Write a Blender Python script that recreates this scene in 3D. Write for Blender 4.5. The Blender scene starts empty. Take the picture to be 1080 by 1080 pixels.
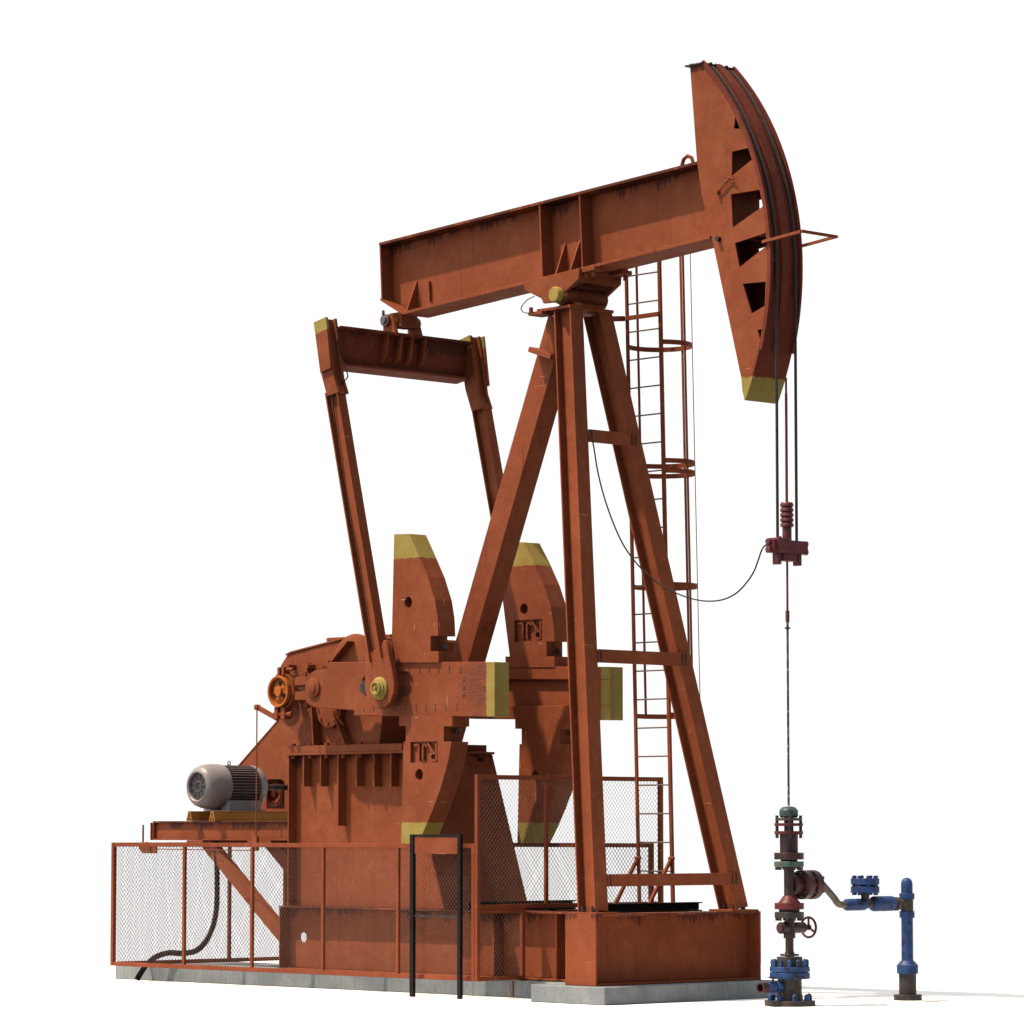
import bpy, bmesh, math, random
from mathutils import Vector, Matrix
from mathutils.geometry import tessellate_polygon
random.seed(7)
scene = bpy.context.scene
COL = scene.collection

# ------------------------------------------------------------------ camera
HOR, VX1, VX2 = 876.0, -3200.0, 4720.0            # horizon and the two vanishing points of the machine's sides
FPX = math.sqrt((540-VX1)*(VX2-540)-(HOR-540)**2)
PITCH = math.atan((HOR-540)/FPX)
AZ = math.atan((VX2-540)/math.hypot(FPX, HOR-540))
CAMLOC = Vector((28.17, -29.39, 1.8405))
fh = Vector((-math.sin(AZ), math.cos(AZ), 0)); RGT = Vector((fh.y, -fh.x, 0))
FWD = fh*math.cos(PITCH)+Vector((0, 0, math.sin(PITCH))); UPV = RGT.cross(FWD)
cd = bpy.data.cameras.new('camera'); cam = bpy.data.objects.new('camera', cd); COL.objects.link(cam)
cam.matrix_world = Matrix((RGT, UPV, -FWD)).transposed().to_4x4(); cam.location = CAMLOC
cd.sensor_width = 36; cd.lens = 36*FPX/1080; cd.clip_start = 1; cd.clip_end = 400
scene.camera = cam

# ------------------------------------------------------------------ world, sun, exposure
w = bpy.data.worlds.new('World'); scene.world = w; w.use_nodes = True
bg = w.node_tree.nodes['Background']
# a white studio surround: plain white behind the machine, brighter fill on the sun's side, dimmer cool fill in front, dark below
wt = w.node_tree; tc_ = wt.nodes.new('ShaderNodeTexCoord').outputs['Generated']
def wdot(vec, a, b):
    n = wt.nodes.new('ShaderNodeVectorMath'); n.operation = 'DOT_PRODUCT'; wt.links.new(tc_, n.inputs[0]); n.inputs[1].default_value = vec
    r = wt.nodes.new('ShaderNodeMapRange'); r.interpolation_type = 'SMOOTHSTEP'; wt.links.new(n.outputs['Value'], r.inputs[0]); r.inputs[1].default_value = a; r.inputs[2].default_value = b
    return r.outputs[0]
def wmix(f, a, b):
    n = wt.nodes.new('ShaderNodeMix'); n.data_type = 'RGBA'; wt.links.new(f, n.inputs[0])
    for i, x in ((6, a), (7, b)):
        if isinstance(x, tuple): n.inputs[i].default_value = (*x, 1)
        else: wt.links.new(x, n.inputs[i])
    return n.outputs[2]
wc = wmix(wdot((-.25, -.88, .40), .0, .75), (1, 1, 1), (2.05, 1.95, 1.88))
wc = wmix(wdot((.97, .0, -.1), .15, .75), wc, (.30, .33, .37))
wc = wmix(wdot((0, 0, -1), .22, .42), wc, (.07, .06, .055))
wt.links.new(wc, bg.inputs[0]); bg.inputs[1].default_value = 0.26
sl = bpy.data.lights.new('sun', 'SUN'); sl.energy = 2.5; sl.angle = math.radians(0.9); sl.color = (1.0, 0.76, 0.56)
so = bpy.data.objects.new('sun', sl); COL.objects.link(so)
so.rotation_euler = Vector((0.765, 1.0, -2.4)).to_track_quat('-Z', 'Y').to_euler()
so.location = (-6, -8, 20)
vs = scene.view_settings
scene.display_settings.display_device = 'sRGB'
vs.view_transform = 'Standard'; vs.look = 'None'; vs.gamma = 1; vs.exposure = 2.0
try: vs.use_curve_mapping = False
except Exception: pass
scene.render.engine = 'CYCLES'

# ------------------------------------------------------------------ helpers
def ray(px, py): return FWD*FPX+RGT*(px-540)+UPV*(540-py)
def S(px, py, Y):                                   # point of the photo on the side plane y = Y -> (x, z)
    r = ray(px, py); t = (Y-CAMLOC.y)/r.y; p = CAMLOC+r*t; return (p.x, p.z)
def SS(Y, *pts): return [S(a, b, Y) for a, b in pts]
def FX(px, py, X):
    r = ray(px, py); t = (X-CAMLOC.x)/r.x; p = CAMLOC+r*t; return (p.y, p.z)

class MB:
    def __init__(s): s.v = []; s.f = []; s.pieces = []
    def add(s, v, f):
        s.pieces.append((list(v), list(f)))
        o = len(s.v); s.v += [tuple(p) for p in v]; s.f += [tuple(i+o for i in q) for q in f]; return s
    def box(s, x0, x1, y0, y1, z0, z1):
        return s.add([(x0,y0,z0),(x1,y0,z0),(x1,y1,z0),(x0,y1,z0),(x0,y0,z1),(x1,y0,z1),(x1,y1,z1),(x0,y1,z1)],
                     [(0,1,2,3),(4,5,6,7),(0,1,5,4),(1,2,6,5),(2,3,7,6),(3,0,4,7)])
    def prism(s, loops, fn, a, b):                  # loops: outer + holes in 2-D; fn(u,v,t) -> 3-D point
        flat = [p for l in loops for p in l]; n = len(flat)
        tri = tessellate_polygon([[Vector((p[0], p[1], 0)) for p in l] for l in loops])
        v = [fn(p[0], p[1], a) for p in flat]+[fn(p[0], p[1], b) for p in flat]
        f = []
        if len(loops) == 1: f += [tuple(range(n)), tuple(range(n, 2*n))]
        else: f += [tuple(t) for t in tri]+[tuple(i+n for i in t) for t in tri]
        o = 0
        for l in loops:
            m = len(l)
            for i in range(m): j = (i+1) % m; f.append((o+i, o+j, o+j+n, o+i+n))
            o += m
        return s.add(v, f)
    def py(s, poly, y0, y1, holes=()): return s.prism([list(poly)]+[list(h) for h in holes], lambda u, v, t: (u, t, v), y0, y1)
    def px(s, poly, x0, x1, holes=()): return s.prism([list(poly)]+[list(h) for h in holes], lambda u, v, t: (t, u, v), x0, x1)
    def bar(s, p0, p1, wd, w, h):
        p0 = Vector(p0); p1 = Vector(p1); a = (p1-p0).normalized(); wd = Vector(wd); wd = (wd-a*wd.dot(a)).normalized(); hd = a.cross(wd)
        v = []
        for p in (p0, p1):
            for i, j in ((-1,-1),(1,-1),(1,1),(-1,1)): v.append(p+wd*w/2*i+hd*h/2*j)
        return s.add(v, [(0,1,2,3),(4,5,6,7),(0,1,5,4),(1,2,6,5),(2,3,7,6),(3,0,4,7)])
    def ibar(s, p0, p1, dd, depth, width, t=.02):   # I section: dd = depth direction (flanges at +-depth/2)
        p0 = Vector(p0); p1 = Vector(p1); a = (p1-p0).normalized(); d = Vector(dd); d = (d-a*d.dot(a)).normalized()
        for k in (-1, 1): s.bar(p0+d*k*(depth-t)/2, p1+d*k*(depth-t)/2, d, t, width)
        return s.bar(p0, p1, d, depth-2*t, t*.8)
    def cyl(s, p0, p1, r, n=24, r1=None):
        p0 = Vector(p0); p1 = Vector(p1); L = (p1-p0).length
        return s.lathe(p0, p1-p0, [(r, 0), (r if r1 is None else r1, L)], n)
    def lathe(s, o, ax, prof, n=24):
        o = Vector(o); ax = Vector(ax).normalized(); u = ax.orthogonal().normalized(); w_ = ax.cross(u); v = []; f = []
        for r, t in prof:
            for k in range(n):
                a = 2*math.pi*k/n; v.append(o+ax*t+u*(r*math.cos(a))+w_*(r*math.sin(a)))
        m = len(prof)
        for i in range(m-1):
            for k in range(n): j = (k+1) % n; f.append((i*n+k, i*n+j, (i+1)*n+j, (i+1)*n+k))
        f.append(tuple(range(n))); f.append(tuple((m-1)*n+k for k in range(n)))
        return s.add(v, f)
    def tube(s, pts, r, n=8, closed=False):
        pts = [Vector(p) for p in pts]; m = len(pts); v = []; f = []; nrm = None
        for i, p in enumerate(pts):
            a = (pts[(i+1) % m]-pts[i-1]) if closed else (pts[min(i+1, m-1)]-pts[max(i-1, 0)])
            a.normalize()
            nrm = a.orthogonal() if nrm is None else nrm-a*nrm.dot(a)
            nrm.normalize(); b = a.cross(nrm)
            for k in range(n): t = 2*math.pi*k/n; v.append(p+nrm*(r*math.cos(t))+b*(r*math.sin(t)))
        for i in range(m if closed else m-1):
            for k in range(n): f.append((i*n+k, i*n+(k+1) % n, ((i+1) % m)*n+(k+1) % n, ((i+1) % m)*n+k))
        if not closed: f += [tuple(range(n)), tuple((m-1)*n+k for k in range(n))]
        return s.add(v, f)
    def torus(s, c, nrm, R, r, n=32, m=8):
        c = Vector(c); a = Vector(nrm).normalized(); u = a.orthogonal().normalized(); b = a.cross(u)
        return s.tube([c+u*(R*math.cos(2*math.pi*k/n))+b*(R*math.sin(2*math.pi*k/n)) for k in range(n)], r, m, True)
    def ball(s, c, r, n=10): 
        return s.lathe(Vector(c)-Vector((0,0,r)), (0,0,1), [(max(.0005, r*math.sin(math.pi*k/6)), r-r*math.cos(math.pi*k/6)) for k in range(7)], n)
    def build_each(s, name, mat, parent=None, bevel=.006, smooth=False):
        out = []
        for v, f in s.pieces:
            m = MB(); m.add(v, f); out.append(m.build(name, mat, parent, bevel, smooth))
        return out
    def build(s, name, mat, parent=None, bevel=.006, smooth=False):
        me = bpy.data.meshes.new(name); me.from_pydata(s.v, [], s.f); me.update()
        bm = bmesh.new(); bm.from_mesh(me); bmesh.ops.recalc_face_normals(bm, faces=bm.faces)
        bm.to_mesh(me); bm.free()
        o = bpy.data.objects.new(name, me); COL.objects.link(o); me.materials.append(mat)
        if smooth:
            for p in me.polygons: p.use_smooth = True
            try: me.set_sharp_from_angle(angle=math.radians(38))
            except Exception: pass
        if bevel:
            b = o.modifiers.new('bevel', 'BEVEL'); b.width = bevel; b.segments = 2; b.limit_method = 'ANGLE'; b.angle_limit = math.radians(35)
            b.harden_normals = False
        if parent is not None: setpar(o, parent)
        return o
def setpar(o, p):
    root = p
    off = Vector((0, 0, 0))
    while root is not None: off += root.location; root = root.parent
    o.parent = p; o.location = o.location-off
def tag(o, label, cat, group=None, kind=None):
    if label: o['label'] = label
    if cat: o['category'] = cat
    if group: o['group'] = group
    if kind: o['kind'] = kind
    return o
def thing(name, loc, label, cat, group=None):
    o = bpy.data.objects.new(name, None); COL.objects.link(o); o.location = loc; o.empty_display_size = .2
    return tag(o, label, cat, group)
def circ(c, r, n=20, r2=None): return [(c[0]+r*math.cos(2*math.pi*k/n), c[1]+(r2 or r)*math.sin(2*math.pi*k/n)) for k in range(n)]
def smooth_path(pts, sub=8):
    P = [Vector(p) for p in pts]; out = []
    for i in range(len(P)-1):
        a, b, c, d = P[max(i-1, 0)], P[i], P[i+1], P[min(i+2, len(P)-1)]
        for k in range(sub):
            t = k/sub
            out.append(.5*((2*b)+(c-a)*t+(2*a-5*b+4*c-d)*t*t+(3*b-a-3*c+d)*t**3))
    out.append(P[-1]); return out

# ------------------------------------------------------------------ materials
def nodes(name):
    m = bpy.data.materials.new(name); m.use_nodes = True; nt = m.node_tree
    return m, nt, nt.nodes['Principled BSDF'], nt.nodes.new('ShaderNodeNewGeometry').outputs['Position']
def N(nt, t, **k):
    n = nt.nodes.new(t)
    for a, b in k.items(): setattr(n, a, b)
    return n
def noise(nt, pos, sc, detail=4, scale=(1,1,1), rough=.55):
    mp = N(nt, 'ShaderNodeMapping'); mp.inputs['Scale'].default_value = scale; nt.links.new(pos, mp.inputs['Vector'])
    n = N(nt, 'ShaderNodeTexNoise'); n.inputs['Scale'].default_value = sc; n.inputs['Detail'].default_value = detail; n.inputs['Roughness'].default_value = rough
    nt.links.new(mp.outputs[0], n.inputs['Vector']); return n.outputs['Fac']
def rng(nt, v, a, b, c=0., d=1.):
    n = N(nt, 'ShaderNodeMapRange'); n.clamp = True; nt.links.new(v, n.inputs[0])
    for i, x in enumerate((a, b, c, d)): n.inputs[i+1].default_value = x
    return n.outputs[0]
def mat_math(nt, op, a, b):
    n = N(nt, 'ShaderNodeMath', operation=op)
    for i, x in enumerate((a, b)):
        if isinstance(x, (int, float)): n.inputs[i].default_value = x
        else: nt.links.new(x, n.inputs[i])
    return n.outputs[0]
def mix(nt, f, a, b, mode='MIX'):
    n = N(nt, 'ShaderNodeMix', data_type='RGBA', blend_type=mode)
    for i, x in ((0, f), (6, a), (7, b)):
        if isinstance(x, (int, float)): n.inputs[i].default_value = x
        elif isinstance(x, tuple): n.inputs[i].default_value = (*x, 1)
        else: nt.links.new(x, n.inputs[i])
    return n.outputs[2]
def dotp(nt, pos, vec, off):
    n = N(nt, 'ShaderNodeVectorMath', operation='DOT_PRODUCT'); nt.links.new(pos, n.inputs[0]); n.inputs[1].default_value = vec
    return mat_math(nt, 'SUBTRACT', n.outputs['Value'], off)
RED = (.176, .0475, .0195); RED2 = (.136, .036, .0145); YEL = (.178, .150, .042)
def paint(name, base=RED, base2=RED2, streak=None, yellow=None, dirt=.35, rough=.5, stain=(.035, .010, .008), smudge=None, scratch=.35):
    m, nt, bs, pos = nodes(name)
    c = mix(nt, rng(nt, noise(nt, pos, .9, 3), .38, .62), base, base2)
    c = mix(nt, rng(nt, noise(nt, pos, 9, 6), .3, .7, 0, .5), c, tuple(x*.72 for x in base2))
    c = mix(nt, rng(nt, noise(nt, pos, 55, 3, rough=.8), .35, .65, 0, .38), c, tuple(x*.55 for x in base2))
    c = mix(nt, rng(nt, noise(nt, pos, 2.6, 5), .5, .68, 0, .3), c, (base[0]*1.08, base[1]*1.35, base[2]*1.5))
    st = rng(nt, noise(nt, pos, 1.0, 5, (13, 13, .55)), .60, .74)
    c = mix(nt, mat_math(nt, 'MULTIPLY', st, dirt), c, stain)
    if streak:                                       # rust runs that start at an edge: distance below the line vec.P = off
        vec, off, ln = streak
        d = dotp(nt, pos, vec, off)                  # 0 at the edge, grows downwards
        nz = rng(nt, noise(nt, pos, 1.0, 3, (26, 26, .8)), .3, .75)
        nz = mat_math(nt, 'ADD', nz, rng(nt, noise(nt, pos, 1.7, 3, (1, 1, .2)), .35, .65, -.75, .55))
        k = mat_math(nt, 'SUBTRACT', nz, mat_math(nt, 'DIVIDE', d, ln))
        c = mix(nt, mat_math(nt, 'MULTIPLY', rng(nt, k, .0, .35), .8), c, stain)
    if smudge:
        (sx, sy, sz), rr = smudge
        n = N(nt, 'ShaderNodeVectorMath', operation='DISTANCE'); nt.links.new(pos, n.inputs[0]); n.inputs[1].default_value = (sx, sy, sz)
        k = mat_math(nt, 'MULTIPLY', rng(nt, n.outputs['Value'], rr, rr*.3), rng(nt, noise(nt, pos, 1, 7, (5, 5, 46), .75), .44, .62, 0, .75))
        c = mix(nt, k, c, (.02, .02, .022))
    if yellow:                                       # painted safety band: vec . P > off
        for vec, off in yellow:
            d = dotp(nt, pos, vec, off)
            d = mat_math(nt, 'ADD', d, rng(nt, noise(nt, pos, 22, 5, rough=.7), .3, .7, -.010, .010))
            c = mix(nt, rng(nt, d, -.003, .003), c, mix(nt, rng(nt, noise(nt, pos, 5, 5), .35, .7), YEL, (.16, .115, .028)))
    sc = mat_math(nt, 'MULTIPLY', rng(nt, noise(nt, pos, 1, 2, (2.2, 2.2, 46)), .735, .76), scratch)
    c = mix(nt, sc, c, (.42, .25, .17))
    sc2 = mat_math(nt, 'MULTIPLY', rng(nt, noise(nt, pos, 1, 2, (38, 38, 2.6)), .735, .76), scratch)
    c = mix(nt, sc2, c, (.36, .22, .14))
    chips = rng(nt, noise(nt, pos, 34, 3), .70, .74, 0, .6)
    c = mix(nt, chips, c, (.05, .016, .01))
    nt.links.new(c, bs.inputs['Base Color'])
    nt.links.new(rng(nt, noise(nt, pos, 4, 6), .3, .7, rough+.06, rough+.26), bs.inputs['Roughness'])
    bs.inputs['Specular IOR Level'].default_value = .07
    bp = N(nt, 'ShaderNodeBump'); bp.inputs['Strength'].default_value = .25; bp.inputs['Distance'].default_value = .006
    nt.links.new(noise(nt, pos, 30, 5), bp.inputs['Height']); nt.links.new(bp.outputs[0], bs.inputs['Normal'])
    return m
def plain(name, a, b, sc=6, rough=.5, metal=0., spec=.22, c3=None, scale=(1,1,1)):
    m, nt, bs, pos = nodes(name)
    c = mix(nt, rng(nt, noise(nt, pos, sc, 5, scale), .38, .62), a, b)
    if c3: c = mix(nt, rng(nt, noise(nt, pos, sc*1.7, 4), .54, .62), c, c3)
    nt.links.new(c, bs.inputs['Base Color']); bs.inputs['Metallic'].default_value = metal
    nt.links.new(rng(nt, noise(nt, pos, 11, 4), .3, .7, rough-.1, rough+.12), bs.inputs['Roughness'])
    bs.inputs['Specular IOR Level'].default_value = spec
    return m
M = {}
M['paint'] = paint('red_oxide_paint')
M['rusty'] = paint('weathered_red_paint', dirt=.6)
M['fence'] = paint('fence_paint', (.170, .044, .019), (.13, .033, .0145), dirt=.35)
M['wire'] = plain('mesh_wire_paint', (.085, .055, .045), (.060, .042, .036), 5, .6)
M['bright'] = paint('orange_brake_paint', (.32, .095, .02), (.22, .06, .014), dirt=.6)
M['rail'] = paint('ochre_rail_paint', (.27, .115, .026), (.19, .078, .018), dirt=.6)
M['yellow'] = paint('yellow_paint', (.26, .21, .06), (.20, .15, .04), dirt=.4)
M['black'] = plain('black_steel_and_hole_shade', (.003, .003, .0035), (.006, .0055, .0055), 8, .6, 0, .08)
M['hose'] = plain('black_rubber', (.003, .003, .003), (.007, .007, .0075), 30, .6, 0, .1)
M['steel'] = plain('dark_bearing_steel', (.06, .045, .05), (.10, .08, .085), 14, .45, .5)
M['bolt'] = plain('dark_bolt_steel_and_bore_shade', (.02, .014, .013), (.035, .025, .022), 20, .5, .4)
M['rope'] = plain('wire_rope', (.010, .012, .012), (.02, .02, .02), 40, .5, .2)
M['silver'] = plain('grey_motor_paint', (.150, .143, .148), (.122, .116, .120), 5, .45, .1)
M['finmetal'] = plain('dark_motor_casting', (.098, .074, .070), (.080, .062, .059), 7, .55, .0)
M['grille'] = plain('grille_grey', (.022, .026, .028), (.016, .019, .02), 15, .5)
M['dkred'] = plain('dark_red_paint', (.085, .013, .017), (.055, .010, .013), 9, .5, 0, .25)
M['wellred'] = plain('grimy_red_paint', (.038, .006, .0075), (.010, .006, .0065), 7, .5, 0, .25, (.010, .011, .012))
M['wellred2'] = plain('red_flange_paint', (.070, .010, .0125), (.032, .008, .009), 8, .5, 0, .18)
M['wellgreen'] = plain('worn_green_paint', (.030, .085, .07), (.014, .03, .028), 16, .5, 0, .25, (.10, .02, .02))
M['wellgrime'] = plain('oily_dark_steel', (.016, .015, .015), (.034, .029, .026), 9, .5, .1)
M['wellblue'] = plain('blue_valve_paint', (.013, .042, .135), (.010, .026, .08), 9, .5, 0, .15, (.010, .013, .026))
M['wellcap'] = plain('teal_stained_steel', (.022, .042, .055), (.014, .018, .02), 16, .45, .1, .25, (.05, .10, .05))
M['pipe'] = plain('bare_pipe_steel', (.075, .07, .06), (.05, .046, .042), 12, .4, .4)
def concrete(name):
    m, nt, bs, pos = nodes(name)
    c = mix(nt, rng(nt, noise(nt, pos, 2.2, 6), .35, .65), (.142, .166, .180), (.100, .119, .132))
    c = mix(nt, rng(nt, noise(nt, pos, 1, 5, (24, 24, 2.5)), .5, .72, 0, .55), c, (.075, .083, .086))
    c = mix(nt, rng(nt, noise(nt, pos, 38, 3), .62, .7, 0, .6), c, (.06, .07, .07))
    c = mix(nt, rng(nt, noise(nt, pos, 1, 3, (5, 5, .8)), .66, .72, 0, .5), c, (.20, .15, .09))
    jn = mat_math(nt, 'ABSOLUTE', dotp(nt, pos, (1, 0, 0), S(541, 1045, -.8)[0]), 0)
    c = mix(nt, mat_math(nt, 'MULTIPLY', rng(nt, jn, .07, .01), rng(nt, noise(nt, pos, 1, 3, (16, 16, 1.2)), .4, .6)), c, (.095, .048, .018))
    nt.links.new(c, bs.inputs['Base Color']); bs.inputs['Roughness'].default_value = .9; bs.inputs['Specular IOR Level'].default_value = .2
    bp = N(nt, 'ShaderNodeBump'); bp.inputs['Strength'].default_value = .6; bp.inputs['Distance'].default_value = .01
    nt.links.new(noise(nt, pos, 40, 6), bp.inputs['Height']); nt.links.new(bp.outputs[0], bs.inputs['Normal'])
    return m
M['concrete'] = concrete('cast_concrete')
def floormat():
    m, nt, bs, pos = nodes('white_floor')
    c = mix(nt, rng(nt, noise(nt, pos, .7, 3), .3, .7), (.67, .67, .67), (.65, .65, .65))
    nt.links.new(c, bs.inputs['Base Color']); bs.inputs['Roughness'].default_value = 1; bs.inputs['Specular IOR Level'].default_value = 0
    return m
M['floor'] = floormat()

# ------------------------------------------------------------------ ground and concrete
tag(MB().add([(-13, -2.6, 0), (7.5, -2.6, 0), (7.5, 9, 0), (-13, 9, 0)], [(0, 1, 2, 3)]).build('ground', M['floor'], bevel=0), 'smooth white floor under the machine', None, None, 'structure')
PT = .19
tag(MB().box(-1.13, 0, -1.4, 1.4, 0, PT).build('concrete_pad', M['concrete'], bevel=.012), 'wide concrete pad under the front end of the machine, nearest the wellhead', 'concrete pad', 'concrete foundation pads')
XJ = S(541, 1045, -.8)[0]
tag(MB().box(XJ+.008, -1.14, -.8, .8, 0, PT-.004).build('concrete_pad', M['concrete'], bevel=.012), 'short concrete block between the wide front pad and the brown-stained joint', 'concrete pad', 'concrete foundation pads')
tag(MB().box(-9.25, XJ-.008, -.8, .8, 0, PT-.004).build('concrete_pad', M['concrete'], bevel=.012), 'long concrete pad running left under the mesh fence and gearbox', 'concrete pad', 'concrete foundation pads')

# ------------------------------------------------------------------ pumpjack
PJ = thing('pumpjack', (-2.5, 0, PT), 'rust-red oil pumpjack with yellow counterweight tips standing on concrete pads', 'pumpjack')
# --- skid
ZT = .95
sk = MB()
fx0, fx1, rec = -.71, -.24, .18
sk.box(fx0, fx1, -1.29, -1.265, PT+.001, ZT); sk.box(fx0, fx1, 1.265, 1.29, PT+.001, ZT)
sk.box(fx1-rec-.02, fx1-rec, -1.264, 1.264, PT+.025, ZT-.026)
sk.box(fx0, fx0+.02, -1.264, 1.264, PT+.025, ZT-.026)
sk.box(fx0, fx1, -1.264, 1.264, ZT-.025, ZT-.001); sk.box(fx0, fx1, -1.264, 1.264, PT+.001, PT+.024)
skid = sk.build('skid_front_box', M['paint'] if 0 else paint('skid_front_paint', streak=((0, 0, -1), -(ZT-.03), .16)), PJ)
sk = MB()
XR = -6.25
for sgn in (-1, 1):
    y0, y1 = sorted((sgn*.66, sgn*.32))
    sk.box(XR, fx0-.003, y0, y1, ZT-.025, ZT-.002); sk.box(XR, fx0-.003, y0, y1, PT+.001, PT+.024)
    yw = sorted((sgn*.48, sgn*.50))
    poly = [(XR, PT+.025), (fx0-.003, PT+.025), (fx0-.003, ZT-.026), (XR, ZT-.026)]
    hx, hz = S(319.6, 988.5, -.5)
    sk.py(poly, yw[0], yw[1], [circ((hx, hz), .06)])
    for xx in (XR+.01, S(524, 1000, -.6)[0], S(590, 1000, -.6)[0]):
        sk.box(xx-.01, xx+.01, *sorted((sgn*.655, sgn*.502)), PT+.026, ZT-.027)
sk.build('skid_rail', paint('skid_rail_paint', streak=((0, 0, -1), -(ZT-.03), .14)), PJ)
# black channels lying on the skid
for X, ya, yb in ((-.75, -1.0, .82), (-2.55, -1.0, .62)):
    MB().box(X-.06, X+.06, ya, yb, ZT, ZT+.015).box(X-.01, X+.01, ya, yb, ZT+.016, ZT+.085).box(X-.06, X+.06, ya, yb, ZT+.086, ZT+.1).build('black_channel', M['black'], PJ, .002)

# --- samson post
FB = [Vector((-.34, s*1.2, ZT+.012)) for s in (-1, 1)]; FT = [Vector((-1.60, s*.33, 7.69)) for s in (-1, 1)]
for k, sgn in ((0, -1), (1, 1)):
    b = MB()
    # the outer front edge runs FB->FT, the section lies behind (-x) and inwards
    off = Vector((-.135, -sgn*.10, 0))
    a0, a1 = FB[k]+off, FT[k]+off
    ax = (a1-a0).normalized()
    b.ibar(a0, a1, (1, 0, 0), .27, .20, .022)
    leg = b.build('samson_leg', paint('leg_paint%d' % k), PJ)
    bf = MB(); f = MB(); f.box(a0.x-.22, a0.x+.22, a0.y-.17, a0.y+.17, ZT, ZT+.02)
    for dx in (-.17, .17):
        for dy in (-.07, .07): bf.cyl((a0.x+dx*.45, a0.y+dy, ZT+.02), (a0.x+dx*.45, a0.y+dy, ZT+.085), .026, 6)
    f.build('foot_plate', M['paint'], leg, .002); bf.build_each('anchor_bolt', M['bolt'], leg, 0)
# rear leg (box)
Yl = -.135
r0 = S(539-10, 540, Yl); r1 = S(494.8-10.6, 697, Yl)
d = Vector((r1[0]-r0[0], 0, r1[1]-r0[1])); d.normalize()
p0 = Vector((r0[0], 0, r0[1])); 
ptop = p0-d*((7.62-p0.z)/-d.z); pbot = p0+d*((p0.z-1.9)/-d.z)
MB().bar(ptop, pbot, (0, 1, 0), .27, .30).build('samson_leg', M['rusty'], PJ, .008)
# small step bracket on the rear leg
bx, bz = S(572, 372, -.28)
MB().bar((bx-.22, -.22, bz+.06), (bx+.14, -.22, bz-.06), (0, 1, 0), .14, .06).build('step_bracket', M['paint'], PJ, .004)
# crossbars on the front legs
def front_at(z):                                    # x, outer y of the leg's front edge
    t = (z-FB[0].z)/(FT[0].z-FB[0].z); p = FB[1].lerp(FT[1], t); return p.x, p.y
for y1_, y2_, fac in ((452.5, 466, .5), (684.5, 698.7, .75), (922, 935, 1.0)):
    xa = 619.5 if y1_ < 500 else 630 if y1_ < 800 else 641.8
    # iterate for the z of the bar on the legs' front plane
    z = 3.0
    for _ in range(6):
        X, yo = front_at(z); z = FX(xa, (y1_+y2_)/2, X)[1]
    X, yo = front_at(z); h = abs(FX(xa, y1_, X)[1]-FX(xa, y2_, X)[1])
    c = MB().box(X-.012, X+.012, -yo+.205, yo-.06, z-h/2, z+h/2)
    cb = c.build('samson_crossbar', M['paint'], PJ, .003)
    g = MB()
    for yy in (-yo+.24, yo-.16, yo-.10): g.box(X+.0125, X+.02, yy-.008, yy+.008, z-h/2+.01, z+h/2-.01)
    g.build_each('weld_strip', M['bolt'], cb, 0)
# cap plate
cx1, cz = S(601, 321, -.35); cx0 = S(566, 326, -.35)[0]
PLZ = cz
cp = MB(); cp.box(cx0, cx1, -.35, .35, PLZ-.035, PLZ); cp.box(cx0-.07, cx0+.16, -.42, -.2, PLZ-.075, PLZ-.036)
cp.cyl((cx0-.04, -.40, PLZ-.035), (cx0-.04, -.40, PLZ+.02), .025, 8)
cap = cp.build('samson_cap', M['paint'], PJ, .005)
g = smooth_path([(cx0+.05, -.44, PLZ-.05), (cx0-.1, -.44, PLZ-.04), (cx0-.16, -.44, PLZ+.02), (cx0-.08, -.43, PLZ+.1), (cx0+.02, -.4, PLZ+.14)])
MB().tube(g, .006, 6).build('grease_line', M['hose'], cap, 0)
# pillow block and pin, yellow caps
PVX, PVZ = S(583, 311, -.42)
PVX += .03
pb = MB()
pb.py([(PVX-.20, PLZ+.001), (PVX+.22, PLZ+.001), (PVX+.16, PLZ+.04), (PVX+.07, PVZ-.06), (PVX-.07, PVZ-.06), (PVX-.16, PLZ+.04)], -.20, .20)
pb.cyl((PVX, -.33, PVZ), (PVX, .33, PVZ), .105, 28)
sb = pb.build('saddle_bearing', M['rusty'], PJ, .006, True)
for s in (-1,):
    MB().lathe((PVX, s*.33, PVZ), (0, s, 0), [(.075, 0), (.075, .03), (.092, .032), (.092, .09), (.078, .112)], 28).build('bearing_cap', M['yellow'], sb, .003, True)

# --- walking beam: straight I-beam through the photo's four corners (side plane y = -.21)
A = Vector((*S(399.5, 256, -.21),)); B = Vector((*S(735, 170, -.21),)); C_ = Vector((*S(424, 332, -.21),)); D_ = Vector((*S(750, 251.4, -.21),)); E_ = Vector((*S(401, 317, -.21),))
bd = (B-A).normalized(); bn = Vector((-bd.y, bd.x))
def bp(u, v): p = A+bd*u-bn*v; return (p.x, p.y)    # u along the top edge, v down
hB = -(C_-A).dot(bn); hB2 = -(D_-A).dot(bn); LB = (D_-A).dot(bd)-.02
uC = (C_-A).dot(bd); uE = (E_-A).dot(bd); vE = -(E_-A).dot(bn)
tf = .034
bm_ = MB()
bm_.py([bp(0, tf+.001), bp(LB, tf+.001), bp(LB, hB2-tf-.001), bp(uC, hB-tf-.001), bp(uE, vE-tf)], -.014, .014)
beam_m = paint('beam_paint', dirt=.5, streak=((bn.x*-1, 0, -bn.y), -(A.dot(bn))+tf, .16))
bm_.py([bp(0, 0), bp(LB, 0), bp(LB, tf), bp(0, tf)], -.21, .21)
bm_.py([bp(uC, hB-tf), bp(LB, hB2-tf), bp(LB, hB2), bp(uC+.005, hB)], -.21, .21)
bm_.py([bp(uE, vE-tf), bp(uC-.002, hB-tf), bp(uC+.004, hB), bp(uE, vE)], -.21, .21)
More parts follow.
